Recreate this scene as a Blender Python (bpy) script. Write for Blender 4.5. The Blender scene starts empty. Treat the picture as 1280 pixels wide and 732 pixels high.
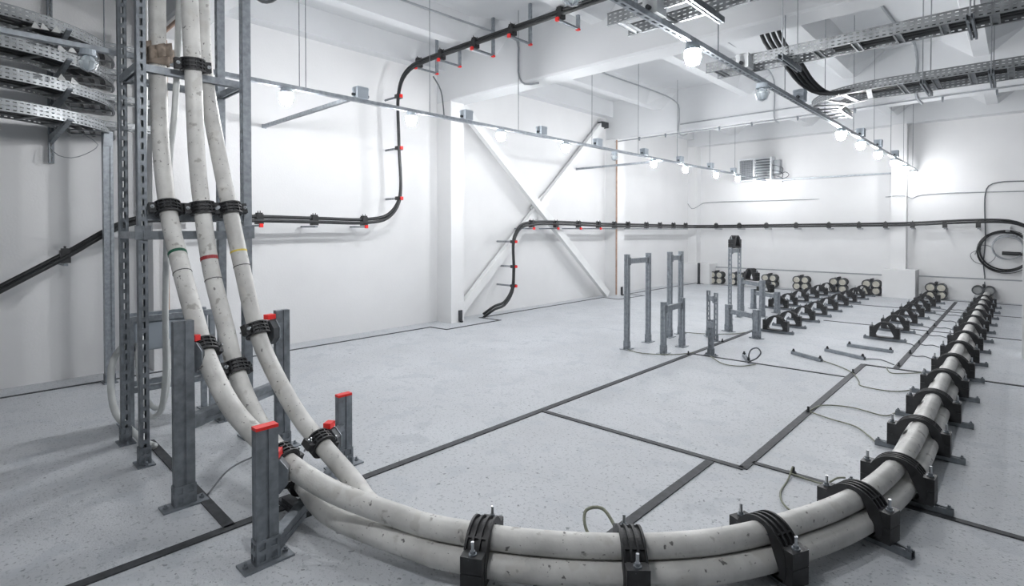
import bpy, math, random
from mathutils import Vector, Matrix
random.seed(7)
PI = math.pi
V = Vector
sc = bpy.context.scene
col = sc.collection

# ---------------------------------------------------------------- camera
YAW = math.radians(43.3); PITCH = math.atan(0.0148); FPX = 674.0
cd = bpy.data.cameras.new('camera'); cam = bpy.data.objects.new('camera', cd); col.objects.link(cam)
cam.location = (0, 0, 1.7)
cam.rotation_euler = (PI/2 - PITCH, 0, YAW)
cd.sensor_fit = 'HORIZONTAL'; cd.sensor_width = 36.0
cd.lens = 36.0*FPX/1280.0
cd.shift_y = -((732/2) - (287 + FPX*0.0148))/1280.0
cd.clip_start = 0.05; cd.clip_end = 200
sc.camera = cam

# ---------------------------------------------------------------- world, exposure
w = bpy.data.worlds.new('world'); sc.world = w; w.use_nodes = True
w.node_tree.nodes['Background'].inputs[0].default_value = (0.75, 0.85, 1.0, 1)
w.node_tree.nodes['Background'].inputs[1].default_value = 0.02
sc.view_settings.view_transform = 'Standard'; sc.view_settings.look = 'None'
sc.view_settings.gamma = 1.0; sc.view_settings.use_curve_mapping = False
sc.view_settings.exposure = 1.86
LAMP_STRENGTH = 260.0

# ---------------------------------------------------------------- materials
def mat(name, base, rough=0.5, metal=0.0, var=0.0, scale=8.0, bump=0.0, bscale=60.0, dark=None, spots=None, detail=4.0):
    """base colour with soft noise variation, optional dark specks (spots=(scale, threshold, colour)) and fine bump"""
    m = bpy.data.materials.new(name); m.use_nodes = True
    nt = m.node_tree; n = nt.nodes; l = nt.links
    b = n['Principled BSDF']
    b.inputs['Base Color'].default_value = (*base, 1); b.inputs['Roughness'].default_value = rough
    b.inputs['Metallic'].default_value = metal
    tc = n.new('ShaderNodeTexCoord')
    out = None
    if var > 0:
        nz = n.new('ShaderNodeTexNoise'); nz.inputs['Scale'].default_value = scale; nz.inputs['Detail'].default_value = detail
        l.new(tc.outputs['Object'], nz.inputs['Vector'])
        rp = n.new('ShaderNodeValToRGB'); l.new(nz.outputs['Fac'], rp.inputs['Fac'])
        d = dark or tuple(c*(1-var) for c in base)
        rp.color_ramp.elements[0].position = 0.3; rp.color_ramp.elements[0].color = (*d, 1)
        rp.color_ramp.elements[1].position = 0.7; rp.color_ramp.elements[1].color = (*[min(1, c*(1+var*0.4)) for c in base], 1)
        out = rp.outputs['Color']
    if spots:
        for (ss, th, sc_) in spots:
            nz = n.new('ShaderNodeTexNoise'); nz.inputs['Scale'].default_value = ss; nz.inputs['Detail'].default_value = 3.0
            l.new(tc.outputs['Object'], nz.inputs['Vector'])
            rp = n.new('ShaderNodeValToRGB'); l.new(nz.outputs['Fac'], rp.inputs['Fac'])
            rp.color_ramp.elements[0].position = th; rp.color_ramp.elements[0].color = (0, 0, 0, 1)
            rp.color_ramp.elements[1].position = th+0.05; rp.color_ramp.elements[1].color = (1, 1, 1, 1)
            mx = n.new('ShaderNodeMix'); mx.data_type = 'RGBA'
            l.new(rp.outputs['Color'], mx.inputs['Factor'])
            if out is None: mx.inputs['A'].default_value = (*base, 1)
            else: l.new(out, mx.inputs['A'])
            mx.inputs['B'].default_value = (*sc_, 1)
            out = mx.outputs['Result']
    if out is not None: l.new(out, b.inputs['Base Color'])
    if bump > 0:
        nz = n.new('ShaderNodeTexNoise'); nz.inputs['Scale'].default_value = bscale; nz.inputs['Detail'].default_value = 4.0
        l.new(tc.outputs['Object'], nz.inputs['Vector'])
        bp = n.new('ShaderNodeBump'); bp.inputs['Strength'].default_value = bump; bp.inputs['Distance'].default_value = 0.01
        l.new(nz.outputs['Fac'], bp.inputs['Height']); l.new(bp.outputs['Normal'], b.inputs['Normal'])
    return m

M = {}
M['wall'] = mat('white_wall_paint', (0.74, 0.745, 0.75), 0.6, var=0.04, scale=1.3, bump=0.15, bscale=40)
M['ceil'] = mat('white_ceiling_paint', (0.67, 0.685, 0.70), 0.7, var=0.05, scale=1.0, bump=0.2, bscale=30)
M['floor'] = mat('grey_floor_paint', (0.53, 0.55, 0.575), 0.5, var=0.10, scale=1.2, bump=0.35, bscale=90,
                 spots=[(4, 0.56, (0.47, 0.495, 0.525)), (30, 0.60, (0.40, 0.425, 0.45)), (55, 0.615, (0.29, 0.31, 0.33)), (24, 0.66, (0.22, 0.235, 0.25))])
M['strip'] = mat('dark_steel_strip', (0.052, 0.056, 0.062), 0.6, 0.2, var=0.4, scale=20)
M['galv'] = mat('galvanised_steel', (0.36, 0.39, 0.42), 0.42, 0.65, var=0.25, scale=25)
M['galvd'] = mat('dull_galvanised_steel', (0.25, 0.275, 0.30), 0.5, 0.5, var=0.3, scale=18)
M['tray'] = mat('tray_steel', (0.30, 0.315, 0.325), 0.5, 0.6, var=0.3, scale=12)
M['cable'] = mat('white_cable_sheath', (0.68, 0.675, 0.65), 0.5, var=0.28, scale=5, bump=0.25, bscale=25, detail=9,
                 spots=[(8, 0.60, (0.58, 0.57, 0.54)), (13, 0.655, (0.38, 0.37, 0.345)), (24, 0.685, (0.15, 0.145, 0.14)), (45, 0.68, (0.20, 0.195, 0.19))])
M['hose'] = mat('white_hose', (0.62, 0.64, 0.63), 0.5, var=0.12, scale=9)
M['black'] = mat('black_plastic', (0.026, 0.027, 0.029), 0.5, var=0.5, scale=14, spots=[(60, 0.72, (0.18, 0.18, 0.19))])
M['blackc'] = mat('black_cable_sheath', (0.022, 0.024, 0.026), 0.4, var=0.4, scale=10)
M['dgrey'] = mat('dark_grey_plastic', (0.075, 0.082, 0.09), 0.45, var=0.3, scale=12)
M['red'] = mat('red_plastic_cap', (0.85, 0.022, 0.018), 0.4)
M['green_t'] = mat('green_tape', (0.02, 0.12, 0.07), 0.5)
M['red_t'] = mat('red_tape', (0.33, 0.03, 0.035), 0.5)
M['yel_t'] = mat('yellow_tape', (0.70, 0.55, 0.10), 0.5)
M['conduit'] = mat('grey_conduit', (0.36, 0.38, 0.40), 0.5, 0.2, var=0.15)
M['copper'] = mat('rusty_primer_pipe', (0.40, 0.27, 0.20), 0.6, var=0.3, scale=9)
M['steel'] = mat('bright_steel', (0.50, 0.52, 0.54), 0.3, 0.9)
M['boxgrey'] = mat('junction_box_grey', (0.42, 0.47, 0.52), 0.5)
M['boxwhite'] = mat('junction_box_white', (0.75, 0.77, 0.78), 0.5)
M['cap'] = mat('cream_sleeve_cap', (0.62, 0.60, 0.52), 0.5, var=0.25, scale=12)
M['rubber'] = mat('black_rubber', (0.03, 0.03, 0.03), 0.6)
M['capgrey'] = mat('grey_sleeve_cap', (0.30, 0.31, 0.31), 0.6, var=0.2)
M['wire'] = mat('green_yellow_wire', (0.24, 0.255, 0.19), 0.5, var=0.3, scale=40)
M['wirek'] = mat('dark_wire', (0.10, 0.11, 0.12), 0.5)
M['brace'] = mat('white_painted_steel', (0.78, 0.79, 0.79), 0.5, var=0.05, scale=3)
M['acwhite'] = mat('air_unit_white', (0.70, 0.72, 0.74), 0.45)
M['acdark'] = mat('air_unit_grille', (0.16, 0.18, 0.20), 0.5)
M['rag'] = mat('brown_rag', (0.33, 0.27, 0.22), 0.9, var=0.4, scale=20)
M['foil'] = mat('pale_plastic', (0.62, 0.63, 0.62), 0.3)
def lit_globe(name, k):
    g = bpy.data.materials.new(name); g.use_nodes = True; p = g.node_tree.nodes['Principled BSDF']
    p.inputs['Base Color'].default_value = (0.9, 0.9, 0.9, 1); p.inputs['Emission Color'].default_value = (0.98, 0.985, 1.0, 1)
    p.inputs['Emission Strength'].default_value = LAMP_STRENGTH*k
    return g
POWERS = {1: 'lit', 0.85: 'lit_a', 0.7: 'lit_b', 0.4: 'lit_c', 0.25: 'lit_d', 0: 'unlit'}
for k_, n_ in POWERS.items():
    if k_: M[n_] = lit_globe('lit_lamp_globe_%d_percent' % (k_*100), k_)
go = bpy.data.materials.new('unlit_lamp_glass'); go.use_nodes = True
pb = go.node_tree.nodes['Principled BSDF']; pb.inputs['Base Color'].default_value = (0.75, 0.82, 0.86, 1)
pb.inputs['Roughness'].default_value = 0.12; pb.inputs['Transmission Weight'].default_value = 0.6
M['unlit'] = go

# ---------------------------------------------------------------- mesh helpers
def frame(t, up=(0, 0, 1)):
    t = V(t).normalized(); up = V(up)
    if abs(t.dot(up.normalized())) > 0.999: up = V((1, 0, 0)) if abs(t.x) < 0.9 else V((0, 1, 0))
    s = t.cross(up).normalized(); u = s.cross(t).normalized()
    return t, s, u

class MB:
    def __init__(self): self.v = []; self.f = []
    def add(self, vs, fs):
        o = len(self.v); self.v += [V(p) for p in vs]; self.f += [tuple(i+o for i in f) for f in fs]; return self
    def obox(self, c, a, b, d):
        """box with centre c and half vectors a, b, d"""
        c, a, b, d = V(c), V(a), V(b), V(d)
        vs = [c+i*a+j*b+k*d for k in (-1, 1) for j in (-1, 1) for i in (-1, 1)]
        return self.add(vs, [(0,2,3,1),(4,5,7,6),(0,1,5,4),(2,6,7,3),(0,4,6,2),(1,3,7,5)])
    def box(self, x0, x1, y0, y1, z0, z1):
        return self.obox(((x0+x1)/2, (y0+y1)/2, (z0+z1)/2), ((x1-x0)/2, 0, 0), (0, (y1-y0)/2, 0), (0, 0, (z1-z0)/2))
    def bar(self, p0, p1, w, h, up=(0, 0, 1)):
        """bar from p0 to p1, w wide sideways and h high along up"""
        p0, p1 = V(p0), V(p1); t, s, u = frame(p1-p0, up)
        return self.obox((p0+p1)/2, (p1-p0)/2, s*w/2, u*h/2)
    def tube(self, pts, r, n=8, cap=True):
        pts = [V(p) for p in pts]; N = len(pts)
        rs = r if isinstance(r, (list, tuple)) else [r]*N
        o = len(self.v); pu = None; vs = []; fs = []
        for i, p in enumerate(pts):
            t = (pts[min(i+1, N-1)]-pts[max(i-1, 0)])
            if t.length < 1e-9: t = V((0, 0, 1))
            t.normalize()
            if pu is None: _, s, u = frame(t)
            else:
                u = pu - t*pu.dot(t)
                u = u.normalized() if u.length > 1e-6 else frame(t)[2]
                s = t.cross(u)
            pu = u
            for k in range(n):
                a = 2*PI*k/n; vs.append(p + (s*math.cos(a)+u*math.sin(a))*rs[i])
        for i in range(N-1):
            for k in range(n):
                fs.append((i*n+k, i*n+(k+1) % n, (i+1)*n+(k+1) % n, (i+1)*n+k))
        if cap: fs.append(tuple(range(n-1, -1, -1))); fs.append(tuple((N-1)*n+k for k in range(n)))
        return self.add(vs, fs)
    def cyl(self, p0, p1, r, n=12): return self.tube([p0, p1], r, n)
    def prism(self, poly, vec):
        poly = [V(p) for p in poly]; vec = V(vec); n = len(poly)
        return self.add(poly+[p+vec for p in poly], [tuple(range(n-1, -1, -1)), tuple(range(n, 2*n))] + [(i, (i+1) % n, n+(i+1) % n, n+i) for i in range(n)])
    def ringprism(self, outer, inner, vec):
        n = len(outer); vec = V(vec); o = [V(p) for p in outer]; i_ = [V(p) for p in inner]
        vs = o + i_ + [p+vec for p in o] + [p+vec for p in i_]; fs = []
        for k in range(n):
            j = (k+1) % n
            fs += [(k, j, n+j, n+k), (2*n+k, 3*n+k, 3*n+j, 2*n+j), (k, 2*n+k, 2*n+j, j), (n+k, n+j, 3*n+j, 3*n+k)]
        return self.add(vs, fs)
    def annulus(self, c, axis, r0, r1, h, n=20, a0=0, a1=2*PI):
        """solid ring (or arc) around axis, from r0 to r1, height h centred on c"""
        t, s, u = frame(axis); c = V(c); full = abs(a1-a0-2*PI) < 1e-6
        m = n if full else n+1; vs = []; fs = []
        for k in range(m):
            a = a0+(a1-a0)*k/n; d = s*math.cos(a)+u*math.sin(a)
            vs += [c+d*r0-t*h/2, c+d*r1-t*h/2, c+d*r1+t*h/2, c+d*r0+t*h/2]
        for k in range(n):
            j = ((k+1) % m)*4; i = k*4
            for q in range(4): fs.append((i+q, j+q, j+(q+1) % 4, i+(q+1) % 4))
        if not full: fs += [(0, 1, 2, 3), (n*4+3, n*4+2, n*4+1, n*4)]
        return self.add(vs, fs)
    def sphere(self, c, r, nu=12, nv=8, sz=1.0):
        c = V(c); vs = []; fs = []
        for j in range(1, nv):
            for i in range(nu):
                a = 2*PI*i/nu; b = PI*j/nv
                vs.append(c+V((r*math.sin(b)*math.cos(a), r*math.sin(b)*math.sin(a), sz*r*math.cos(b))))
        vs += [c+V((0, 0, r*sz)), c-V((0, 0, r*sz))]; T = len(vs)-2
        for j in range(nv-2):
            for i in range(nu): fs.append((j*nu+i, (j+1)*nu+i, (j+1)*nu+(i+1) % nu, j*nu+(i+1) % nu))
        for i in range(nu): fs.append((T, i, (i+1) % nu)); fs.append((T+1, (nv-2)*nu+(i+1) % nu, (nv-2)*nu+i))
        return self.add(vs, fs)
    def slotted(self, path, up, width, thick, rows=1, pitch=0.05, slot=0.028, frac=0.45):
        """perforated plate following path (list of points); plate spans width along up, with real slots"""
        path = [V(p) for p in path]; up = V(up).normalized()
        seg = [(path[i+1]-path[i]).length for i in range(len(path)-1)]; tot = sum(seg)
        def at(s):
            s = max(0, min(tot, s))
            for i, L in enumerate(seg):
                if s <= L or i == len(seg)-1: return path[i]+(path[i+1]-path[i])*(s/L if L else 0)
                s -= L
        rw = width/rows; hw = rw*frac
        # long ligaments
        for r in range(rows+1):
            h = (rw-hw)/2 if r in (0, rows) else (rw-hw)
            off = -width/2 + (h/2 if r == 0 else (width-h/2 if r == rows else r*rw))
            for i in range(len(path)-1):
                self.bar(path[i]+up*off, path[i+1]+up*off, thick, h, up)
        n = max(1, int(tot/pitch))
        for k in range(n+1):
            s = k*tot/n; a, b = at(s-(pitch-slot)/2), at(s+(pitch-slot)/2)
            if (b-a).length < 1e-5: continue
            for r in range(rows):
                off = -width/2+(r+0.5)*rw
                self.bar(a+up*off, b+up*off, thick, hw, up)
        return self
    def build(self, name, m, parent=None, smooth=False, at=None):
        if parent is not None: o0 = parent_world(parent) if at is None else V(at)
        elif at is not None: o0 = V(at)
        else:
            lo = [min(p[i] for p in self.v) for i in range(3)]; hi = [max(p[i] for p in self.v) for i in range(3)]
            o0 = V(((lo[0]+hi[0])/2, (lo[1]+hi[1])/2, lo[2]))
        me = bpy.data.meshes.new(name); me.from_pydata([p-o0 for p in self.v], [], self.f); me.update()
        me.materials.append(M[m] if isinstance(m, str) else m)
        if smooth: me.polygons.foreach_set('use_smooth', [True]*len(me.polygons))
        o = bpy.data.objects.new(name, me); col.objects.link(o)
        if parent is not None: o.parent = parent; o.location = o0-parent_world(parent)
        else: o.location = o0
        return o

def parent_world(o):
    p = V(o.location)
    while o.parent is not None: o = o.parent; p += V(o.location)
    return p

def tag(o, label, cat, group=None, kind=None):
    o['label'] = label; o['category'] = cat
    if group: o['group'] = group
    if kind: o['kind'] = kind
    return o
def thing(name, loc, label, cat, group=None):
    o = bpy.data.objects.new(name, None); col.objects.link(o); o.location = loc; o.empty_display_size = 0.1
    return tag(o, label, cat, group)
def struct(o, label=None):
    o['kind'] = 'structure'
    if label: o['label'] = label
    return o
def copy_tree(o, parent=None):
    c = o.copy(); col.objects.link(c); c.parent = parent
    for ch in [x for x in bpy.data.objects if x.parent == o]: copy_tree(ch, c)
    return c
ORD = ['', 'first', 'second', 'third', 'fourth', 'fifth', 'sixth', 'seventh', 'eighth', 'ninth', 'tenth', 'eleventh', 'twelfth',
       'thirteenth', 'fourteenth', 'fifteenth', 'sixteenth', 'seventeenth', 'eighteenth', 'nineteenth', 'twentieth']
def spline(pts, step=0.05):
    """Catmull-Rom through pts, resampled about every step metres"""
    p = [V(q) for q in pts]; p = [2*p[0]-p[1]] + p + [2*p[-1]-p[-2]]; out = []
    for i in range(1, len(p)-2):
        n = max(2, int((p[i+1]-p[i]).length/step))
        a, b, c, d = p[i-1:i+3]
        # centripetal parameterisation keeps uneven spacing free of loops
        t0 = 0; t1 = t0+max(1e-4, (b-a).length**0.5); t2 = t1+max(1e-4, (c-b).length**0.5); t3 = t2+max(1e-4, (d-c).length**0.5)
        for k in range(n):
            t = t1+(t2-t1)*k/n
            A1 = a*((t1-t)/(t1-t0))+b*((t-t0)/(t1-t0)); A2 = b*((t2-t)/(t2-t1))+c*((t-t1)/(t2-t1)); A3 = c*((t3-t)/(t3-t2))+d*((t-t2)/(t3-t2))
            B1 = A1*((t2-t)/(t2-t0))+A2*((t-t0)/(t2-t0)); B2 = A2*((t3-t)/(t3-t1))+A3*((t-t1)/(t3-t1))
            out.append(B1*((t2-t)/(t2-t1))+B2*((t-t1)/(t2-t1)))
    out.append(p[-2]); return out

# ================================================================= THE ROOM
XL, XR, YF, YB, ZC = -7.9, 8.0, -8.0, 17.05, 5.0
struct(MB().box(XL-0.4, XR+0.3, YF-0.3, YB+0.4, -0.3, 0).build('floor', 'floor', at=(0, 0, 0)), 'pale grey painted concrete floor')
struct(MB().box(XL-0.4, XL, YF-0.3, YB+0.4, 0, 5.4).build('wall_left', 'wall', at=(0, 0, 0)))
struct(MB().box(XL, XR, YB, YB+0.4, 0, 5.4).build('wall_back', 'wall', at=(0, 0, 0)))
struct(MB().box(XR, XR+0.3, YF-0.3, YB+0.4, 0, 5.4).build('wall_right', 'wall', at=(0, 0, 0)))
struct(MB().box(XL, XR, YF-0.3, YF, 0, 5.4).build('wall_front', 'wall', at=(0, 0, 0)))
ceil = struct(MB().box(XL, XR, YF, YB, ZC, ZC+0.4).build('ceiling', 'ceil', at=(0, 0, ZC)), 'white ribbed concrete ceiling')
BEAMS = [(1.75, 2.15), (6.35, 6.75), (11.95, 12.35)]
for i, (a, b) in enumerate(BEAMS):
    m = MB()
    m.prism([(XL, a+0.02, 4.02), (XL, a, 4.05), (XL, a, ZC), (XL, b, ZC), (XL, b, 4.05), (XL, b-0.02, 4.02)], (XR-XL, 0, 0))
    struct(m.build('beam', 'ceil'), 'deep white concrete beam crossing the ceiling')
struct(MB().box(XL, XR, YB-0.35, YB, 4.38, ZC).build('beam', 'ceil'), 'white concrete edge beam above the back wall')
struct(MB().box(XL, XL+0.22, YF, YB-0.36, 4.60, ZC).build('beam', 'ceil'), 'white edge beam along the top of the left wall')
RIBX = [-6.42, -4.35, -2.40, -0.50, 1.4, 3.3, 5.2]
spans = [(YF, 1.75), (2.15, 6.35), (6.75, 11.95), (12.35, YB-0.35)]
for (a, b) in spans:
    for x in RIBX:
        m = MB()
        # rib with sloping flanks that widen towards the slab and towards its ends
        def sec(y, e): return [(x-0.10, y, 4.60), (x+0.10, y, 4.60), (x+0.20+e, y, ZC), (x-0.20-e, y, ZC)]
        ys = [(a, 0.38), (a+0.7, 0.0), (b-0.7, 0.0), (b, 0.38)]
        vs = []; fs = [(3, 2, 1, 0)]
        for y, e in ys: vs += sec(y, e)
        for k in range(3):
            for q in range(4): fs.append((k*4+q, k*4+(q+1) % 4, (k+1)*4+(q+1) % 4, (k+1)*4+q))
        fs.append((12, 13, 14, 15))
        m.add(vs, fs).build('rib', 'ceil', ceil)
# wall columns
def column(y0, y1, x1, base=True):
    m = MB().box(XL, x1, y0, y1, 0, 4.03); return struct(m.build('column', 'wall'), 'white square column standing against the left wall')
column(1.75, 2.10, -7.56); column(6.35, 6.66, -7.50); column(11.92, 12.25, -7.52)
struct(MB().box(-7.90, -7.60, 16.75, YB, 0.0, 4.40).build('column', 'wall'), 'white column in the far left corner')
struct(MB().box(-2.42, -2.10, 16.75, YB, 0.0, 4.40).build('column', 'wall'), 'white column in the middle of the back wall')
struct(MB().box(-7.90, -7.05, 16.47, YB, 0, 0.63).build('column_footing', 'wall'), 'white concrete footing block in the far left corner')
struct(MB().box(-2.54, -1.86, 16.37, YB, 0, 0.70).build('column_footing', 'wall'), 'white concrete footing block below the back wall column')
m = MB().box(-7.04, -2.55, 16.93, YB, 0, 0.50); m.box(-1.85, XR, 16.93, YB, 0, 0.52)
struct(m.build('baseboard_back', 'wall'), 'low white upstand along the back wall')
m = MB().box(-7.04, -2.55, 16.92, YB-0.01, 0.50, 0.525); m.box(-1.85, XR, 16.92, YB-0.01, 0.52, 0.545)  # grey strip stands in for the dark shadow gap at the ledge
struct(m.build('trim_1', 'conduit'), 'grey strip drawn as the shadow line along the low upstand')
# small dark plates at column feet
for (x, y, l) in ((-7.495, 6.56, 'small dark earthing plate at the foot of the braced column'), (-7.515, 12.12, 'small dark earthing plate at the foot of the far braced column')):
    tag(MB().box(x, x+0.02, y-0.04, y+0.04, 0.02, 0.22).box(x, x+0.06, y-0.02, y+0.02, 0.0, 0.03).build('earthing_plate', 'strip'), l, 'plate', 'earthing plates')
tag(MB().box(-7.35, -7.29, 16.28, 16.34, 0, 0.66).box(-7.37, -7.27, 16.26, 16.36, 0, 0.02).build('marker_post', 'strip'), 'short dark post in front of the far left footing', 'post')
# low white pier at the right edge
struct(MB().box(0.03, 0.9, 9.76, 10.2, 0, 1.64).box(0.02, 0.91, 9.75, 10.21, 1.64, 1.66).build('pier', 'wall'), 'low white pier at the right edge of the picture')
# crossed bracing between the columns
br = thing('cross_brace', (-7.65, 9.2, 0), 'white painted steel cross brace between two wall columns', 'brace')
def diag(p0, p1, xo):
    m = MB(); p0 = V(p0); p1 = V(p1); t, s, u = frame(p1-p0, (1, 0, 0))
    m.bar(p0, p1, 0.17, 0.012, (1, 0, 0))
    m.bar(p0+s*0.08-u*0.05, p1+s*0.08-u*0.05, 0.012, 0.10, (1, 0, 0)); m.bar(p0-s*0.08-u*0.05, p1-s*0.08-u*0.05, 0.012, 0.10, (1, 0, 0))
    return m
diag((-7.60, 6.72, 4.02), (-7.60, 11.65, 0.06), 0).build('diagonal', 'brace', br)
diag((-7.75, 6.72, 0.06), (-7.75, 11.60, 4.36), 0).build('diagonal', 'brace', br)
MB().bar((-7.83, 9.0, 2.06), (-7.83, 9.45, 2.40), 0.3, 0.02, (1, 0, 0)).build('gusset', 'brace', br)
MB().box(-7.86, -7.7, 11.52, 11.78, 4.30, 4.44).build('bracket', 'strip', br)  # dark block added in place of the dark hole at the brace's top end

# ================================================================= EARTH STRIPS ON THE FLOOR
def estrip(pts, label, w=0.05):
    m = MB()
    for a, b in zip(pts, pts[1:]):
        a = V((*a, 0.004)); b = V((*b, 0.004)); d = (b-a).normalized()*w/2
        m.bar(a-d, b+d, w, 0.008)
    return tag(m.build('earth_strip', 'strip'), label, 'metal strip', 'earth strips on the floor')
estrip([(-7.47, -2.0), (-7.47, 5.85), (-7.09, 5.90), (-7.09, 7.2), (-7.58, 7.14), (-7.6, 11.4), (-7.12, 11.34), (-7.05, 12.44), (-7.53, 12.40), (-7.5, 16.55), (-7.2, 16.36)], 'dark earth strip running along the left wall and stepping round columns', 0.035)
estrip([(-3.26, -0.6), (-3.26, 9.6)], 'long dark earth strip crossing the open floor away from the camera', 0.06)
estrip([(-5.05, 1.14), (-3.30, 1.12)], 'short dark earth strip on the floor under the cable tower', 0.06)
estrip([(-3.22, 3.86), (-1.44, 3.90)], 'dark earth strip across the middle floor ending at the corner joint', 0.05)
estrip([(-1.42, 3.93), (-1.42, 7.95)], 'dark earth strip with wires clipped on, left of the cable run', 0.06)
estrip([(-1.64, 1.0), (-1.64, 3.83)], 'dark earth strip passing under the near cable bend', 0.06)
estrip([(-1.38, 4.05), (0.9, 4.07)], 'dark earth strip passing under the third cable cleat of the bend', 0.045)
estrip([(-1.09, 8.05), (-1.08, 16.3)], 'dark earth strip between the loaded cleats and empty cleats', 0.06)
estrip([(-1.40, 7.97), (1.2, 8.10)], 'dark earth strip crossing under the straight cable run', 0.045)
estrip([(-3.22, 7.05), (-1.45, 7.15)], 'thin dark earth strip crossing below the lone floor rails', 0.03)
estrip([(-2.65, 11.35), (1.0, 11.38)], 'thin dark earth strip crossing between the middle cleat rows', 0.03)
estrip([(-2.9, 14.27), (1.0, 14.30)], 'thin dark earth strip crossing near the back wall', 0.03)
estrip([(-7.0, 16.45), (1.0, 16.62)], 'thin dark earth strip at the foot of the back wall', 0.03)
struct(MB().box(-3.35, -3.05, 1.42, 1.50, 0, 0.03).box(-3.3, -3.1, 1.43, 1.49, 0.03, 0.05).build('trim_2', 'strip'), 'dark steel floor plate')

# ================================================================= FLOOR CLEATS
def cleat_proto():
    root = thing('trefoil_cleat', (0, 0, 0), 'proto', 'cable cleat', 'trefoil cable cleats')
    # floor rail
    m = MB()
    m.box(-0.275, 0.275, -0.021, 0.021, 0.0, 0.004)
    for s in (-1, 1):
        m.box(-0.275, 0.275, s*0.019-0.002, s*0.019+0.002, 0.0, 0.041); m.box(-0.275, 0.275, s*0.0145-0.006, s*0.0145+0.006, 0.037, 0.041)
    r = m.build('floor_rail', 'galvd', root)
    for s in (-1, 1):
        MB().cyl((s*0.255, 0, 0.03), (s*0.255, 0, 0.062), 0.008, 8).cyl((s*0.255, 0, 0.041), (s*0.255, 0, 0.05), 0.016, 6).build('anchor_bolt', 'galvd', r)
    # rounded trefoil opening inside an arch
    N = 48; cz = 0.125; inn = []; out = []
    def support(a):
        d = V((math.cos(a), 0, math.sin(a)))
        best = None
        for (c, rr) in ((V((0, 0, 0.203)), 0.060), (V((0.094, 0, 0.082)), 0.026), (V((-0.094, 0, 0.082)), 0.026)):
            q = c+d*rr
            if best is None or q.dot(d) > best.dot(d): best = q
        return best
    for k in range(N):
        a = 2*PI*k/N + 1e-3
        inn.append(support(a))
        d = V((math.cos(a), 0, math.sin(a)))
        if a < PI: out.append(V((0, 0, cz+0.005))+d*0.155)
        else: out.append(V((0.155*math.cos(a), 0, max(0.042, cz+0.155*math.sin(a)*1.5))))
    def lay(ps, y, grow=0.0):
        return [V((p.x, y, p.z)) for p in ps]
    D = 0.055
    core = [V((p.x*0.90, 0, cz+(p.z-cz)*(0.90 if p.z > cz else 1.0))) for p in out]
    m = MB(); m.ringprism(lay(core, -D), lay(inn, -D), (0, 2*D, 0))
    arch = m.build('clamp_body', 'black', root)
    for y in (-D, -D*0.42, D*0.18, D*0.80):
        m = MB(); m.ringprism(lay(out, y), lay(core, y), (0, 0.011, 0)); m.build('rib', 'black', arch)
    for a in (0.28, 0.72):
        d = V((math.cos(a*PI), 0, math.sin(a*PI))); c = V((0, 0, cz+0.005))+d*0.147; t = V((-d.z, 0, d.x))
        MB().obox(c, d*0.006, t*0.004, (0, D*0.95, 0)).build('cross_rib', 'black', arch)
    m = MB().box(-0.14, 0.14, -D, D, 0.042, 0.056); m.build('sole', 'black', root)
    for s in (-1, 1):
        m = MB(); a, b = sorted((s*0.128, s*0.192))
        m.box(a, b, -D*0.95, D*0.95, 0.042, 0.125); m.box(a, b, -D*0.95, D*0.95, 0.128, 0.205)
        lug = m.build('lug', 'black', root)
        MB().cyl((s*0.165, 0, 0.205), (s*0.165, 0, 0.265), 0.008, 8).build('bolt', 'steel', lug)
        MB().cyl((s*0.165, 0, 0.205), (s*0.165, 0, 0.212), 0.019, 12).cyl((s*0.165, 0, 0.212), (s*0.165, 0, 0.224), 0.013, 6).build('nut', 'galvd', lug)
    return root
P0 = cleat_proto(); used = [False]
def cleat(x, y, rz, label, group, z=0.0, rail=True):
    o = P0 if not used[0] else copy_tree(P0); used[0] = True
    o.location = (x, y, z); o.rotation_euler = (0, 0, rz); o['label'] = label; o['group'] = group
    return o
# centre line of the three-cable bundle on the floor
PATH = [(-2.42, 1.60), (-2.16, 1.68), (-1.93, 1.79), (-1.77, 1.88), (-1.54, 2.04), (-1.26, 2.29), (-1.06, 2.53), (-0.93, 2.75), (-0.82, 3.00), (-0.72, 3.26),
        (-0.64, 3.55), (-0.575, 3.95), (-0.54, 4.5), (-0.535, 5.2), (-0.54, 6.0), (-0.545, 7.5), (-0.55, 10.0), (-0.55, 13.0), (-0.55, 16.98)]
G1 = 'black trefoil cleats holding the white cables'
bend = [(-1.90, 1.81), (-1.33, 2.23), (-0.90, 2.80), (-0.65, 3.50)]
names = ['black cable cleat at the left end of the floor bend, nearest the steel frames', 'black cable cleat at the bottom centre, with a yellow-green wire behind',
         'black cable cleat of the bend right of the bottom centre one', 'black cable cleat at the right of the bend, its floor rail showing']
def path_tan(x, y):
    best = min(range(len(PATH)-1), key=lambda i: (V(PATH[i])-V((x, y))).length+(V(PATH[i+1])-V((x, y))).length)
    d = V(PATH[best+1])-V(PATH[best]); return math.atan2(d.y, d.x)-PI/2
for (x, y), nm in zip(bend, names): cleat(x, y, path_tan(x, y), nm, G1)
ys1 = [4.12+0.955*k for k in range(13)]
for k, y in enumerate(ys1):
    cleat(-0.545, y, path_tan(-0.545, y), '%s black cleat of the straight white cable run, counted from the camera' % ORD[k+1], G1)
ys2 = [9.95+0.955*k for k in range(8)]
for k, y in enumerate(ys2[:7]):
    cleat(-1.50, y, 0, '%s empty black cleat from the camera in the row beside the white cables' % ORD[k+1], 'empty trefoil cleats right of the footing')
ysA = [9.45+0.86*k for k in range(9)]
ysA = [9.45, 10.15, 11.0, 11.85, 12.72, 13.65, 14.5, 15.4, 16.2]
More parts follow.
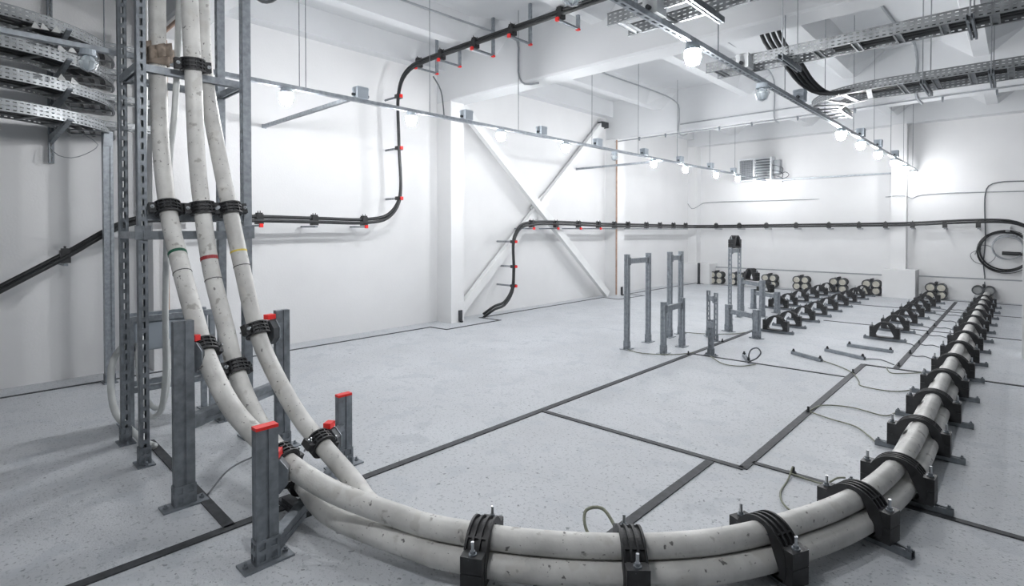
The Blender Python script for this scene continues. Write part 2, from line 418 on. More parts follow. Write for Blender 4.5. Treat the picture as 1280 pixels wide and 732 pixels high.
for k, y in enumerate(ysA):
    cleat(-2.92, y, 0, '%s empty black cleat from the camera in the row left of the footing' % ORD[k+1], 'empty trefoil cleats left of the footing')
ysB = [12.3, 12.95, 13.8, 14.7, 15.5, 16.3]
for k, y in enumerate(ysB):
    cleat(-3.75, y, 0, '%s empty black cleat from the camera in the row behind the steel stands' % ORD[k+1], 'empty trefoil cleats behind the stands')
# lone rails on the floor
def lone_rail(a, b, label):
    a = V((*a, 0)); b = V((*b, 0)); t, s, u = frame(b-a); m = MB()
    m.bar(a+u*0.003, b+u*0.003, 0.044, 0.006)
    for q in (-1, 1):
        m.bar(a+s*0.020*q+u*0.021, b+s*0.020*q+u*0.021, 0.004, 0.042); m.bar(a+s*0.015*q+u*0.04, b+s*0.015*q+u*0.04, 0.012, 0.004)
    r = thing('floor_rail', (a+b)/2, label, 'steel rail', 'bare floor rails')
    m.build('channel', 'galv', r)
    for p in (a+(b-a)*0.05, b-(b-a)*0.05): MB().cyl(p+u*0.03, p+u*0.075, 0.012, 8).cyl(p+u*0.042, p+u*0.055, 0.02, 6).build('anchor_bolt', 'strip', r)
lone_rail((-2.26, 8.00), (-1.84, 7.76), 'bare steel rail on the floor, leftmost of the four without cleats')
lone_rail((-1.97, 8.50), (-1.46, 8.27), 'bare steel rail on the floor, second from the left of four')
lone_rail((-1.82, 9.07), (-1.26, 9.00), 'bare steel rail on the floor, closest to the first empty cleat')
lone_rail((-2.68, 7.38), (-2.50, 7.05), 'short loose steel bar with a wire loop, right of the stands')

# ================================================================= THE THREE WHITE CABLES
R = 0.0575
full = spline([(x, y, 0) for x, y in PATH], 0.06)
def offset(side, z, i0=0):
    out = []
    for i, p in enumerate(full):
        a = full[max(i-1, 0)]; b = full[min(i+1, len(full)-1)]; t = (b-a).normalized(); s = t.cross(V((0, 0, 1)))
        out.append(p+s*side+V((0, 0, z)))
    return out
c1 = [(-4.74, 1.14, 5.0), (-4.74, 1.14, 3.43), (-4.74, 1.14, 2.95), (-4.66, 1.135, 2.34), (-4.49, 1.14, 1.81), (-4.21, 1.145, 1.41), (-3.98, 1.155, 1.11), (-3.80, 1.165, 0.89), (-3.49, 1.21, 0.615), (-3.20, 1.27, 0.475), (-2.97, 1.325, 0.39), (-2.72, 1.44, 0.285)]
c2 = [(-4.50, 1.27, 5.0), (-4.50, 1.29, 3.40), (-4.50, 1.31, 2.82), (-4.50, 1.33, 2.22), (-4.46, 1.355, 1.81), (-4.33, 1.37, 1.39), (-4.15, 1.39, 1.05), (-3.95, 1.41, 0.69), (-3.65, 1.44, 0.41), (-3.38, 1.48, 0.26), (-3.12, 1.49, 0.165), (-2.80, 1.47, 0.12)]
c3 = [(-4.74, 1.42, 5.0), (-4.74, 1.44, 3.52), (-4.74, 1.47, 2.89), (-4.60, 1.51, 2.31), (-4.45, 1.55, 1.81), (-4.29, 1.575, 1.38), (-4.07, 1.60, 0.92), (-3.86, 1.64, 0.65), (-3.58, 1.68, 0.415), (-3.30, 1.715, 0.27), (-2.95, 1.72, 0.16), (-2.70, 1.685, 0.12)]
up1 = spline(c1 + [tuple(p) for p in offset(0, 0.203)[3:4]], 0.05); up2 = spline(c2 + [tuple(p) for p in offset(0.058, 0.102)[5:6]], 0.05); up3 = spline(c3 + [tuple(p) for p in offset(-0.058, 0.102)[5:6]], 0.05)
K1 = up1[:-1]+offset(0, 0.203)[3:]; K2 = up2[:-1]+offset(0.058, 0.102)[5:]; K3 = up3[:-1]+offset(-0.058, 0.102)[5:]
def big_cable(pts, label, tapes):
    root = thing('power_cable', (pts[len(pts)//2].x, pts[len(pts)//2].y, 0.0), label, 'cable', 'thick white power cables')
    MB().tube(pts, R, 18).build('sheath', 'cable', root, smooth=True)
    for z, m, h in tapes:
        i = min(range(60, len(pts)-1), key=lambda j: abs(pts[j].z-z)) if False else next(j for j in range(len(pts)-1) if pts[j].z >= z >= pts[j+1].z)
        f = (pts[i].z-z)/max(1e-6, pts[i].z-pts[i+1].z); c = pts[i].lerp(pts[i+1], f); t = (pts[i+1]-pts[i]).normalized()
        MB().annulus(c, t, R-0.002, R+0.0025, h, 20).build('tape_band', m, root)
    return root
big_cable(K1, 'left white cable with a green tape band, lying on top in the floor bundle', [(1.53, 'green_t', 0.022), (1.40, 'rubber', 0.005)])
big_cable(K2, 'middle white cable with a red tape band, lower outside in the floor bundle', [(1.485, 'red_t', 0.026), (1.33, 'rubber', 0.005)])
big_cable(K3, 'right white cable with a yellow tape band, lower inside in the floor bundle', [(1.53, 'yel_t', 0.014), (1.42, 'rubber', 0.005)])

# ---- ribbed clamps on the rising part
def cable_clamp(pts, z, side, label, length=0.085, block=None, redcap=None, up=(0, 0, 1)):
    i = next(j for j in range(len(pts)-1) if pts[j].z >= z >= pts[j+1].z)
    c = pts[i]; t = (pts[i+1]-pts[i-1]).normalized(); side = V(side); side = (side-t*side.dot(t)).normalized(); n = t.cross(side)
    root = thing('cable_clamp', c, label, 'cable clamp', 'black ribbed clamps on the rising cables')
    m = MB().annulus(c, t, R+0.001, R+0.016, length*0.92, 24); body = m.build('collar', 'black', root)
    for k in (-1, -0.33, 0.33, 1): MB().annulus(c+t*length*0.46*k, t, R+0.014, R+0.028, 0.010, 24).build('ring_rib', 'black', body)
    m = MB()
    for k in range(12):
        a = 2*PI*k/12; d = side*math.cos(a)+n*math.sin(a)
        m.obox(c+d*(R+0.020), d*0.006, t.cross(d)*0.004, t*length*0.44)
    m.build('cross_rib', 'black', body)
    for s in (-1, 1):
        m = MB().obox(c+side*s*(R+0.042), side*0.022, n*0.022, t*length*0.45); lug = m.build('lug', 'black', root)
        p = c+side*s*(R+0.046)
        MB().cyl(p-n*0.05, p+n*0.05, 0.007, 8).cyl(p+n*0.022, p+n*0.034, 0.014, 6).build('bolt', 'steel', lug)
    return root, c, t, side, n

# ================================================================= CABLE TOWER
def post_channel(m, x, y, z0, z1, wd, dp, face, fr=0.34):
    """C-channel post: slotted web towards face ('x+','x-','y+','y-'), flanges behind"""
    ax = V((1, 0, 0)) if face[0] == 'x' else V((0, 1, 0)); sg = 1 if face[1] == '+' else -1; sd = V((0, 1, 0)) if face[0] == 'x' else V((1, 0, 0))
    c0 = V((x, y, z0)); c1_ = V((x, y, z1))
    m.slotted([c0+ax*sg*dp/2, c1_+ax*sg*dp/2], sd, wd, 0.003, 1, 0.08, 0.048, fr)
    for q in (-1, 1):
        m.bar(c0+sd*q*wd/2, c1_+sd*q*wd/2, 0.003, dp, ax)
        m.bar(c0+sd*q*(wd/2-0.008)-ax*sg*dp/2, c1_+sd*q*(wd/2-0.008)-ax*sg*dp/2, 0.016, 0.003, ax)
    return m
def shoe(root, x, y, w=0.09, h=0.11, rz=0.0, plate=(0.2, 0.13), metal='galvd', thin=1.0):
    c, s = math.cos(rz), math.sin(rz); ax = V((c, s, 0)); ay = V((-s, c, 0)); b = V((x, y, 0))
    m = MB().obox(b+V((0, 0, 0.005)), ax*plate[0]/2, ay*plate[1]/2, (0, 0, 0.005)); pl = m.build('base_plate', metal, root)
    for q in (-1, 1):
        p = b+ax*q*plate[0]*0.40; MB().cyl(p, p+V((0, 0, 0.035)), 0.008, 8).cyl(p+V((0, 0, 0.01)), p+V((0, 0, 0.022)), 0.015, 6).build('anchor_bolt', 'galvd', pl)
    m = MB()
    for q in (-1, 1):
        m.slotted([b+ax*q*(w/2+0.004)+V((0, 0, 0.01)), b+ax*q*(w/2+0.004)+V((0, 0, h))], ay, w*1.05*thin, 0.006, 2, 0.05, 0.024, 0.5)
        m.slotted([b+ay*q*(w*thin/2+0.004)+V((0, 0, 0.01)), b+ay*q*(w*thin/2+0.004)+V((0, 0, h))], ax, w*1.05, 0.006, 2, 0.05, 0.024, 0.5)
    m.build('post_shoe', metal, root)
TX0, TX1, TY0, TY1 = -5.18, -4.61, 1.0, 1.72
tower = thing('cable_tower', (-4.9, 1.36, 0), 'tall galvanised steel tower of four slotted posts carrying the white cables', 'steel tower')
for (x, y, f, wd) in ((TX0, TY0, 'x+', 0.055), (TX1, TY0, 'x+', 0.055), (TX0, TY1, 'y-', 0.06), (TX1, TY1, 'y-', 0.075)):
    post_channel(MB(), x, y, 0.01, 4.99, wd, 0.06, f).build('post', 'galvd' if wd < 0.06 else 'galv', tower)
    shoe(tower, x, y, 0.062, 0.13, 0.0, (0.16, 0.11))
def hbar(root, a, b, w=0.041, slots=True, m_='galv', name='crossbar'):
    a = V(a); b = V(b); t, s, u = frame(b-a); m = MB()
    m.slotted([a+u*w/2, b+u*w/2], s, w, 0.003, 1, 0.06, 0.03, 0.4)
    for q in (-1, 1):
        m.bar(a+s*q*w/2, b+s*q*w/2, 0.003, w); m.bar(a+s*q*(w/2-0.007)-u*w/2, b+s*q*(w/2-0.007)-u*w/2, 0.014, 0.003)
    return m.build(name, m_, root)
for z in (2.88, 4.5):
    hbar(tower, (TX1-0.06, TY0, z), (TX1-0.06, TY1, z), 0.05); hbar(tower, (TX0+0.05, TY0, z), (TX0+0.05, TY1, z), 0.05)
    hbar(tower, (TX0, TY0, z), (TX1, TY0, z), 0.05); hbar(tower, (TX0, TY1, z), (TX1, TY1, z), 0.05)
hbar(tower, (TX1+0.02, TY0, 1.66), (TX1+0.02, TY1, 1.66), 0.06, m_='galvd')
hbar(tower, (TX1-0.0, TY0, 1.79), (TX1-0.0, TY1+0.03, 1.79), 0.041)
hbar(tower, (TX0, TY0, 1.66), (TX1, TY0, 1.66), 0.05); hbar(tower, (TX0, TY1, 1.66), (TX1, TY1, 1.66), 0.05)
for y in (TY0, TY1):
    MB().obox((TX1+0.035, y, 1.68), (0.006, 0, 0), (0, 0.05, 0), (0, 0, 0.05)).build('joint_plate', 'galvd', tower)
# clamps along the tower
cable_clamp(K1, 1.815, (0, 1, 0), 'black ribbed clamp on the left cable at the tower middle rail')
cable_clamp(K2, 1.815, (0, 1, 0), 'black ribbed clamp on the middle cable at the tower middle rail')
cable_clamp(K3, 1.815, (0, 1, 0), 'black ribbed clamp on the right cable at the tower middle rail')
cable_clamp(K2, 2.90, (0, 1, 0), 'black ribbed clamp on the middle cable at the upper tower rail')
m = MB().annulus((-4.74, 1.14, 2.99), (0.1, 0, 1), R+0.002, R+0.022, 0.10, 14)
for a in range(9):
    q = a*0.7; m.obox((-4.74+0.075*math.cos(q), 1.14+0.075*math.sin(q), 3.03+0.02*math.sin(3*q)), (0.02, 0.008, 0.004), (-0.006, 0.022, 0.01), (0.003, -0.004, 0.045))
tag(m.build('rag_wrap', 'rag', smooth=True), 'brown rag wrapped round the left white cable at the upper tower rail', 'rag')

# ================================================================= TWO SUPPORT FRAMES WITH RED CAPS
def heavy_post(root, x, y, h, rz, w=0.085, cap=None, m_='galvd'):
    c, s = math.cos(rz), math.sin(rz); ax = V((c, s, 0)); ay = V((-s, c, 0)); b = V((x, y, 0.008)); t = V((x, y, h))
    m = MB().bar(b, t, w*0.90, w*0.55, ay) if False else MB()
    hb = (b+t)/2; hz = V((0, 0, (h-0.008)/2))
    m.obox(hb, ax*w*0.19, ay*w*0.52, hz)
    for q in (-1, 1):
        for r in (-1, 1): m.obox(hb+ax*q*w*0.215+ay*r*w*0.30, ax*w*0.045, ay*w*0.235, hz)     # lips leave a groove on each broad face
    p = m.build('post', m_, root)
    if cap: MB().obox(t+V((0, 0, 0.005)), ax*w*0.27, ay*w*0.54, (0, 0, 0.008)).build('end_cap', 'red', p)
    shoe(root, x, y, w*1.06, 0.13, rz+PI/2, (0.25, 0.12), m_, 0.5)
    return p
def support_frame(pa, ha, pb, hb, zbar, label, capa, capb):
    a = V((*pa, 0)); b = V((*pb, 0)); rz = math.atan2((b-a).y, (b-a).x)
    root = thing('cable_support_frame', (a+b)/2, label, 'steel frame', 'steel frames guiding the cables to the floor')
    heavy_post(root, *pa, ha, 0.0, 0.105, capa); heavy_post(root, *pb, hb, 0.0, 0.098, capb)
    d = (b-a).normalized(); z = V((0, 0, zbar))
    m = MB(); t, s, u = frame(d)
    p, q = a+d*0.025+z, b-d*0.025+z
    m.bar(p, q, 0.05, 0.085)
    for k in (-1, 1): m.bar(p+s*0.027*k+u*0.026, q+s*0.027*k+u*0.026, 0.006, 0.03); m.bar(p+s*0.027*k-u*0.026, q+s*0.027*k-u*0.026, 0.006, 0.03)
    m.build('crossbar', 'galvd', root)
    for e, k in ((p, 1), (q, -1)):
        MB().obox(e+d*0.05*k+s*0.034, d*0.05, s*0.004, u*0.04).obox(e+d*0.05*k-s*0.034, d*0.05, s*0.004, u*0.04).build('joint_plate', 'galvd', root)
    return root, d
F1, d1 = support_frame((-3.75, 1.02), 1.14, (-4.16, 1.81), 1.08, 0.50, 'taller steel frame with two posts beside the falling cables', False, False)
F2, d2 = support_frame((-2.80, 1.13), 0.69, (-3.53, 1.98), 0.51, 0.048, 'shorter steel frame with red post caps where cables reach the floor', True, True)
def arm_clamp(pts, z, d, post, label, plate=True, big=True):
    """clamp bolted to a short arm with octagonal guard plates and a red end cap, reaching from the post"""
    root, c, t, side, n = cable_clamp(pts, z, d, label)
    post = V((post[0], post[1], c.z)); v = (post-c); v.z = 0; L = v.length; v.normalize(); s = v.cross(V((0, 0, 1)))
    a = c+v*(R+0.06); b = c+v*(L-0.05)
    MB().bar(a-V((0, 0, 0.0)), b+v*0.02, 0.041, 0.041).build('arm', 'galvd', root)
    if big:
        close = L < 0.2; th = 0.022 if close else 0.05; ctr = c+v*(R+(0.012 if close else 0.035))-V((0, 0, 0.035)); oct_ = []
        for k in range(8):
            an = PI/8+2*PI*k/8; oct_.append(ctr+s*math.cos(an)*0.075+V((0, 0, math.sin(an)*0.095)))
        pl = MB().prism([p+v*0.0 for p in oct_], v*th).build('guard_plate', 'dgrey', root)
        MB().prism([ctr+(p-ctr)*1.06+v*th for p in oct_], v*0.006).build('guard_rim', 'galv', pl)
        MB().obox(ctr+v*(0.004 if close else 0.022)+V((0, 0, 0.118)), s*0.026, v*(0.022 if close else 0.034), (0, 0, 0.018)).build('red_cap', 'red', root)['label'] = 'bright red plastic end cap'
    return root
arm_clamp(K1, 0.905, -d1, (-3.75, 1.02), 'black clamp with red cap on the left cable, beside the tallest front post')
arm_clamp(K3, 0.93, d1, (-4.16, 1.81), 'black clamp with red cap on the right cable, high on the rear post')
cable_clamp(K2, 0.70, d1, 'black ribbed clamp on the middle cable above the frame crossbar')
arm_clamp(K1, 0.405, -d2, (-2.80, 1.13), 'black clamp with red cap beside the short front post')
arm_clamp(K3, 0.275, d2, (-3.53, 1.98), 'black clamp with red cap beside the short rear post')
cable_clamp(K2, 0.172, d2, 'black ribbed clamp on the middle cable close to the floor')

# ================================================================= WHITE HOSES, LINK BOX BEHIND THE TOWER
def hose(pts, r, label, cat='hose', m='hose', step=0.06, name='hose', n=10, group=None):
    return tag(MB().tube(spline(pts, step), r, n).build(name, m, smooth=True), label, cat, group)
hose([(-4.80, 1.30, 5.0), (-4.80, 1.30, 3.48), (-4.80, 1.285, 2.99), (-4.84, 1.27, 2.55), (-4.92, 1.26, 2.3), (-5.2, 1.29, 1.14), (-5.2, 1.28, 0.41), (-5.2, 1.235, 0.17), (-5.2, 1.17, 0.16), (-5.2, 1.12, 0.37), (-5.22, 1.10, 0.66), (-5.35, 1.15, 0.80)], 0.024, 'white hose dropping down the tower and looping above the floor', name='white_hose')
hose([(-5.2, 1.17, 5.0), (-5.2, 1.165, 3.57), (-5.2, 1.15, 2.46), (-5.24, 1.13, 1.6), (-5.32, 1.16, 0.95)], 0.022, 'straight white conduit along the left tower post', 'conduit', name='white_conduit')
hose([(-5.45, 1.14, 0.74), (-5.42, 1.16, 0.45), (-5.38, 1.22, 0.2), (-5.36, 1.28, 0.17), (-5.38, 1.34, 0.32), (-5.45, 1.36, 0.74)], 0.022, 'inner white hose loop below the grey link box', name='white_hose')
hose([(-5.6, 1.10, 0.74), (-5.48, 0.98, 0.62), (-5.42, 0.95, 0.40), (-5.35, 0.97, 0.2), (-5.15, 1.06, 0.06), (-4.95, 1.09, 0.035), (-4.85, 1.12, 0.03)], 0.026, 'white hose sagging outside the tower left post to the floor', name='white_hose')
lb = thing('link_box_stand', (-5.55, 1.35, 0), 'grey link box on a steel stand behind the tower', 'box stand')
for x in (-5.45, -5.68):
    for y in (1.09, 1.72): MB().bar((x, y, 0), (x, y, 0.93), 0.045, 0.045, (0, 1, 0)).obox((x, y, 0.005), (0.05, 0, 0), (0, 0.05, 0), (0, 0, 0.005)).build('leg', 'galv', lb)
    hbar(lb, (x, 1.07, 0.94), (x, 1.74, 0.94), 0.045, m_='galv', name='top_rail'); hbar(lb, (x, 1.09, 0.34), (x, 1.72, 0.34), 0.04, m_='galv', name='lower_rail')
for y in (1.09, 1.72): hbar(lb, (-5.68, y, 0.36), (-5.45, y, 0.36), 0.04, m_='galv', name='side_rail')
bx = MB().box(-5.68, -5.47, 1.12, 1.69, 0.66, 0.91).build('box_body', 'boxgrey', lb)
MB().box(-5.468, -5.456, 1.13, 1.68, 0.67, 0.90).build('cover', 'boxgrey', bx)
for y in (1.16, 1.40, 1.65):
    for z in (0.70, 0.87): MB().cyl((-5.458, y, z), (-5.445, y, z), 0.010, 6).build('screw', 'steel', bx)
for y in (1.14, 1.36): MB().cyl((-5.45, y, 0.60), (-5.45, y, 0.67), 0.035, 12).build('cable_gland', 'foil', bx)
MB().box(-5.62, -5.5, 1.60, 1.80, 0.42, 0.60).build('connector', 'black', lb)

# ================================================================= STACKED TRAYS, UPPER LEFT
def tray_rail(m, path, z, h, rows=2, pitch=0.06):
    p = [V((x, y, z+h/2)) for x, y in path]; m.slotted(p, (0, 0, 1), h, 0.003, rows, pitch, pitch*0.5, 0.28)
    for a, b in zip(path, path[1:]):
        m.bar((*a, z+h), (*b, z+h), 0.018, 0.003); m.bar((*a, z), (*b, z), 0.022, 0.003)
    return m
def arc(cx, cy, r, a0, a1, n): return [(cx+r*math.cos(a0+(a1-a0)*k/n), cy+r*math.sin(a0+(a1-a0)*k/n)) for k in range(n+1)]
lev = [2.76, 3.05, 3.33, 3.61]
for k, z in enumerate(lev):
    t = thing('cable_tray', (-7.0, 0.2, z), ['lowest', 'second lowest', 'second highest', 'highest'][k]+' curved steel cable tray of the stack at upper left', 'cable tray', 'stacked cable trays at upper left')
    outer = [(-6.58, -2.6), (-6.58, 0.12)] + arc(-7.88, 0.12, 1.30, 0.0, PI/2, 16)[1:]
    inner = [(-6.98, -2.6), (-6.98, 0.12)] + arc(-7.88, 0.12, 0.90, 0.0, PI/2, 12)[1:]
    tray_rail(MB(), outer, z, 0.11, 3, 0.05).build('side_rail', 'tray', t); tray_rail(MB(), inner, z, 0.11, 3, 0.05).build('side_rail', 'tray', t)
    tray_rail(MB(), [(-7.22, 0.9), (-7.22, 1.72)], z+0.06, 0.06, 1, 0.07).build('wall_rail', 'tray', t)
    tray_rail(MB(), [(-7.42, 0.9), (-7.42, 1.72)], z+0.06, 0.06, 1, 0.07).build('wall_rail', 'tray', t)
    for j in range(10):
        y = -2.5+j*0.28; m = MB().bar((-6.97, y, z+0.01), (-6.59, y, z+0.01), 0.04, 0.014); m.build('rung', 'tray', t)
    for j in range(5):
        a = 0.15+j*0.30; m = MB().bar((-7.88+0.91*math.cos(a), 0.12+0.91*math.sin(a), z+0.01), (-7.88+1.29*math.cos(a), 0.12+1.29*math.sin(a), z+0.01), 0.04, 0.014); m.build('rung', 'tray', t)
    for j in range(3):
        hose([(-6.65-0.1*j, -2.6, z+0.04), (-6.66-0.1*j, -0.5, z+0.043), (-6.66-0.1*j, 0.15, z+0.043), (-7.88+(1.22-0.1*j)*math.cos(0.5), 0.12+(1.22-0.1*j)*math.sin(0.5), z+0.043), (-7.88+(1.22-0.1*j)*math.cos(1.05), 0.12+(1.22-0.1*j)*math.sin(1.05), z+0.043), (-7.86, 1.34-0.1*j, z+0.043)], 0.025,
             '%s black cable lying in the %s tray at upper left' % (['outer', 'middle', 'inner'][j], ['lowest', 'second lowest', 'second highest', 'highest'][k]), 'cable', 'blackc', 0.12, 'tray_cable', 8, 'cables in the upper left trays')
# wall struts and post carrying the trays
for (y, l) in ((0.86, 'slotted wall strut hanging below the stacked trays'), (-1.2, 'slotted wall strut at the far left behind the stacked trays')):
    r = thing('tray_bracket', (-7.86, y, 2.44), l, 'bracket', 'tray wall brackets')
    post_channel(MB(), -7.86, y, 2.44, 4.6, 0.045, 0.05, 'x+').build('wall_strut', 'galvd', r)
    for z in lev:
        m = MB().prism([(-7.83, y-0.02, z-0.012), (-7.83, y-0.02, z-0.10), (-6.55, y-0.02, z-0.03), (-6.55, y-0.02, z-0.012)], (0, 0.04, 0)); m.build('cantilever_arm', 'galvd', r)
dp = thing('tray_post', (-7.36, 1.28, 0), 'galvanised floor post holding up the stacked trays by the wall', 'post')
m = MB(); m.box(-7.40, -7.32, 1.235, 1.325, 0.01, 2.78); m.box(-7.318, -7.312, 1.235, 1.262, 0.01, 2.78); m.box(-7.318, -7.312, 1.298, 1.325, 0.01, 2.78); m.build('post', 'galv', dp)
shoe(dp, -7.36, 1.28, 0.085, 0.1, 0, (0.17, 0.13)); MB().box(-7.31, -7.304, 1.24, 1.32, 2.62, 2.78).build('top_plate', 'galv', dp)
# loose white tie tails / bags on the trays
for i, (x, y, z) in enumerate([(-6.57, 0.62, 3.60), (-6.56, 0.68, 3.60), (-6.57, 0.76, 3.60), (-6.57, 0.80, 3.44), (-6.6, 0.88, 3.45), (-6.62, 0.98, 3.44), (-6.62, 0.9, 3.16), (-6.6, 0.8, 3.17)]):
    a = random.uniform(-0.02, 0.02)
    m = MB().add([(x, y-0.03, z-0.06), (x, y+0.035, z-0.06), (x+0.01, y+a, z), (x+0.03, y-0.03, z-0.065), (x+0.03, y+0.035, z-0.065)], [(0, 1, 2), (0, 2, 3), (1, 4, 2), (3, 2, 4), (0, 3, 4, 1)])
    tag(m.build('warning_tag', 'foil'), ['leftmost of three pale triangular tags at the highest tray', 'middle of three pale triangular tags at the highest tray', 'rightmost of three pale triangular tags at the highest tray', 'left pale triangular tag between the two upper trays', 'middle pale triangular tag between the two upper trays', 'right pale triangular tag between the two upper trays', 'right pale triangular tag below the unlit lamp', 'left pale triangular tag below the unlit lamp'][i], 'tag', 'pale tags on the upper left trays')

# ================================================================= LIGHT BARS
def lamp_proto(lit):
    r = thing('bulkhead_lamp', (0, 0, 0), 'proto', 'lamp', 'caged lamps on the light bars')
    MB().cyl((0, 0, -0.035), (0, 0, 0.0), 0.055, 16).cyl((0, 0, -0.05), (0, 0, -0.035), 0.062, 16).build('lamp_base', 'boxgrey', r)
    MB().sphere((0, 0, -0.105), 0.056, 14, 9, 1.15).build('globe', POWERS[lit], r, smooth=True)
    m = MB()
    for k in range(4):
        a = PI*k/4; c, s = math.cos(a), math.sin(a)
        m.tube([(0.064*c, 0.064*s, -0.045), (0.068*c, 0.068*s, -0.10), (0.05*c, 0.05*s, -0.155), (0, 0, -0.178), (-0.05*c, -0.05*s, -0.155), (-0.068*c, -0.068*s, -0.10), (-0.064*c, -0.064*s, -0.045)], 0.0022, 5)
    m.annulus((0, 0, -0.10), (0, 0, 1), 0.066, 0.070, 0.004, 16)
    m.build('wire_cage', 'steel', r)
    return r
PL = {k: None for k in POWERS}
def lamp(x, y, z, lit, label):
    if PL[lit] is None: PL[lit] = lamp_proto(lit); o = PL[lit]
    else: o = copy_tree(PL[lit])
    o.location = (x, y, z); o['label'] = label; o['group'] = 'caged lamps on the light bars'
    return o
def jbox(x, y, z, label, m_='boxgrey', s=0.07):
    r = thing('junction_box', (x, y, z), label, 'junction box', 'junction boxes on the light bars')
    b = MB().box(x-s*0.8, x+s*0.8, y-s, y+s, z, z+0.13).build('box_body', m_, r)
    MB().box(x-s*0.85, x+s*0.85, y-s*1.05, y+s*1.05, z+0.10, z+0.118).build('lid_seam', m_, r)
    for q in (-1, 1): MB().cyl((x, y+q*s, z+0.04), (x, y+q*(s+0.035), z+0.04), 0.016, 10).build('cable_gland', 'dgrey', r)
    return r
ZB = 3.18
def light_bar(x, y0, y1, rods, label):
    r = thing('light_bar', (x, (y0+y1)/2, ZB), label, 'light bar', 'light bars')
    m = MB(); n = int((y1-y0)/3)+1
    m.slotted([(x, y0, ZB-0.018), (x, y1, ZB-0.018)], (1, 0, 0), 0.05, 0.003, 1, 0.10, 0.06, 0.35)
    for q in (-1, 1): m.bar((x+q*0.025, y0, ZB), (x+q*0.025, y1, ZB), 0.003, 0.04)
    m.build('channel', 'galv', r)
    MB().tube([(x, y0, ZB+0.0), (x, y1, ZB+0.0)], 0.008, 6).build('lamp_cord', 'hose', r)
    for (y, zt) in rods:
        MB().cyl((x, y, ZB), (x, y, zt), 0.0045, 6).build('hanger_rod', 'galvd', r)
        if zt < 4.99: MB().box(x-0.02, x+0.02, y-0.03, y+0.03, zt-0.01, zt+0.01).build('hanger_clip', 'galvd', r)
    return r
rods1 = [(2.61, 5.0), (2.68, 5.0), (4.33, 5.0), (6.01, 5.0), (7.93, 5.0), (9.52, 5.0), (11.19, 5.0), (12.9, 5.0), (14.5, 5.0), (0.95, 5.0), (-0.7, 5.0)]
light_bar(-5.53, -2.5, 16.92, rods1, 'long steel light bar hung near the left wall')
rods2 = [(4.57, 5.0), (6.36, 5.0), (8.02, 5.0), (9.7, 5.0), (11.3, 5.0), (13.0, 5.0), (14.6, 5.0), (16.0, 5.0), (2.9, 5.0), (1.2, 5.0)]
light_bar(-1.89, -2.5, 16.75, rods2, 'long steel light bar hung below the ceiling trays')
l1 = [(-2.27, 0), (-0.7, 0), (0.84, 0), (2.47, 0.7), (4.04, 0.7), (5.63, 0.7), (7.17, 0.7), (8.66, 0), (10.14, 0.7), (11.6, 0.7), (13.28, 0.4), (14.69, 0.4), (16.27, 0.25)]
vis = 0
for y, lit in l1:
    if y > 0.5: vis += 1
    lamp(-5.53, y, ZB-0.02, lit, '%s caged lamp from the left on the light bar by the left wall' % ORD[vis] if y > 0.5 else ['unlit caged lamp on the left light bar, farthest beyond the picture edge', 'unlit caged lamp on the left light bar, just outside the picture'][y > -1])
l2 = [(-0.65, 0.4), (0.95, 0.85), (2.51, 0), (4.08, 0.7), (5.65, 0), (8.92, 0.85), (10.23, 0.7), (11.72, 0.4), (13.4, 0.4), (14.9, 0.4), (16.3, 0.25)]
vis = 0
for y, lit in l2:
    if y > 3: vis += 1
    lamp(-1.89, y, ZB-0.02, lit, '%s caged lamp from the camera on the light bar under the trays' % ORD[vis] if y > 3 else ['lit caged lamp on the tray side bar, farthest behind the picture top', 'lit caged lamp on the tray side bar, above the camera', 'unlit caged lamp on the tray side bar, just above the picture top'][(y > 0)+(y > 2)])
for k, y in enumerate([3.33, 4.96, 6.55, 8.11, 9.75, 11.33, 12.95, 14.4]): jbox(-5.53, y, ZB+0.02, '%s grey junction box from the left on the left light bar' % ORD[k+1])
for k, y in enumerate([3.47, 5.18, 6.92, 10.22, 11.71, 13.52]): jbox(-1.89, y, ZB+0.02, '%s junction box from the camera on the tray side light bar' % ORD[k+1], 'boxwhite' if k in (0, 1) else 'boxgrey')
# cross struts tying the bars to the walls
def strut(a, b, label):
    r = thing('wall_strut', a, label, 'steel strut', 'struts tying the light bars'); hbar(r, a, b, 0.041, m_='galv', name='channel')
    MB().obox(a, (0.008, 0, 0) if abs(a[1]-b[1]) < 0.1 else (0.05, 0, 0), (0, 0.03, 0) if abs(a[1]-b[1]) < 0.1 else (0, 0.008, 0), (0, 0, 0.03)).build('wall_plate', 'galv', r)
strut((-7.89, 3.20, 3.18), (-5.56, 3.20, 3.18), 'slotted strut from the left light bar to the wall, nearest the camera')
strut((-7.89, 10.68, 3.18), (-5.56, 10.68, 3.18), 'slotted strut from the left light bar across the brown pipe')
strut((-5.5, 16.9, 3.16), (-1.9, 16.9, 3.16), 'long pale strut along the back wall joining both light bars')

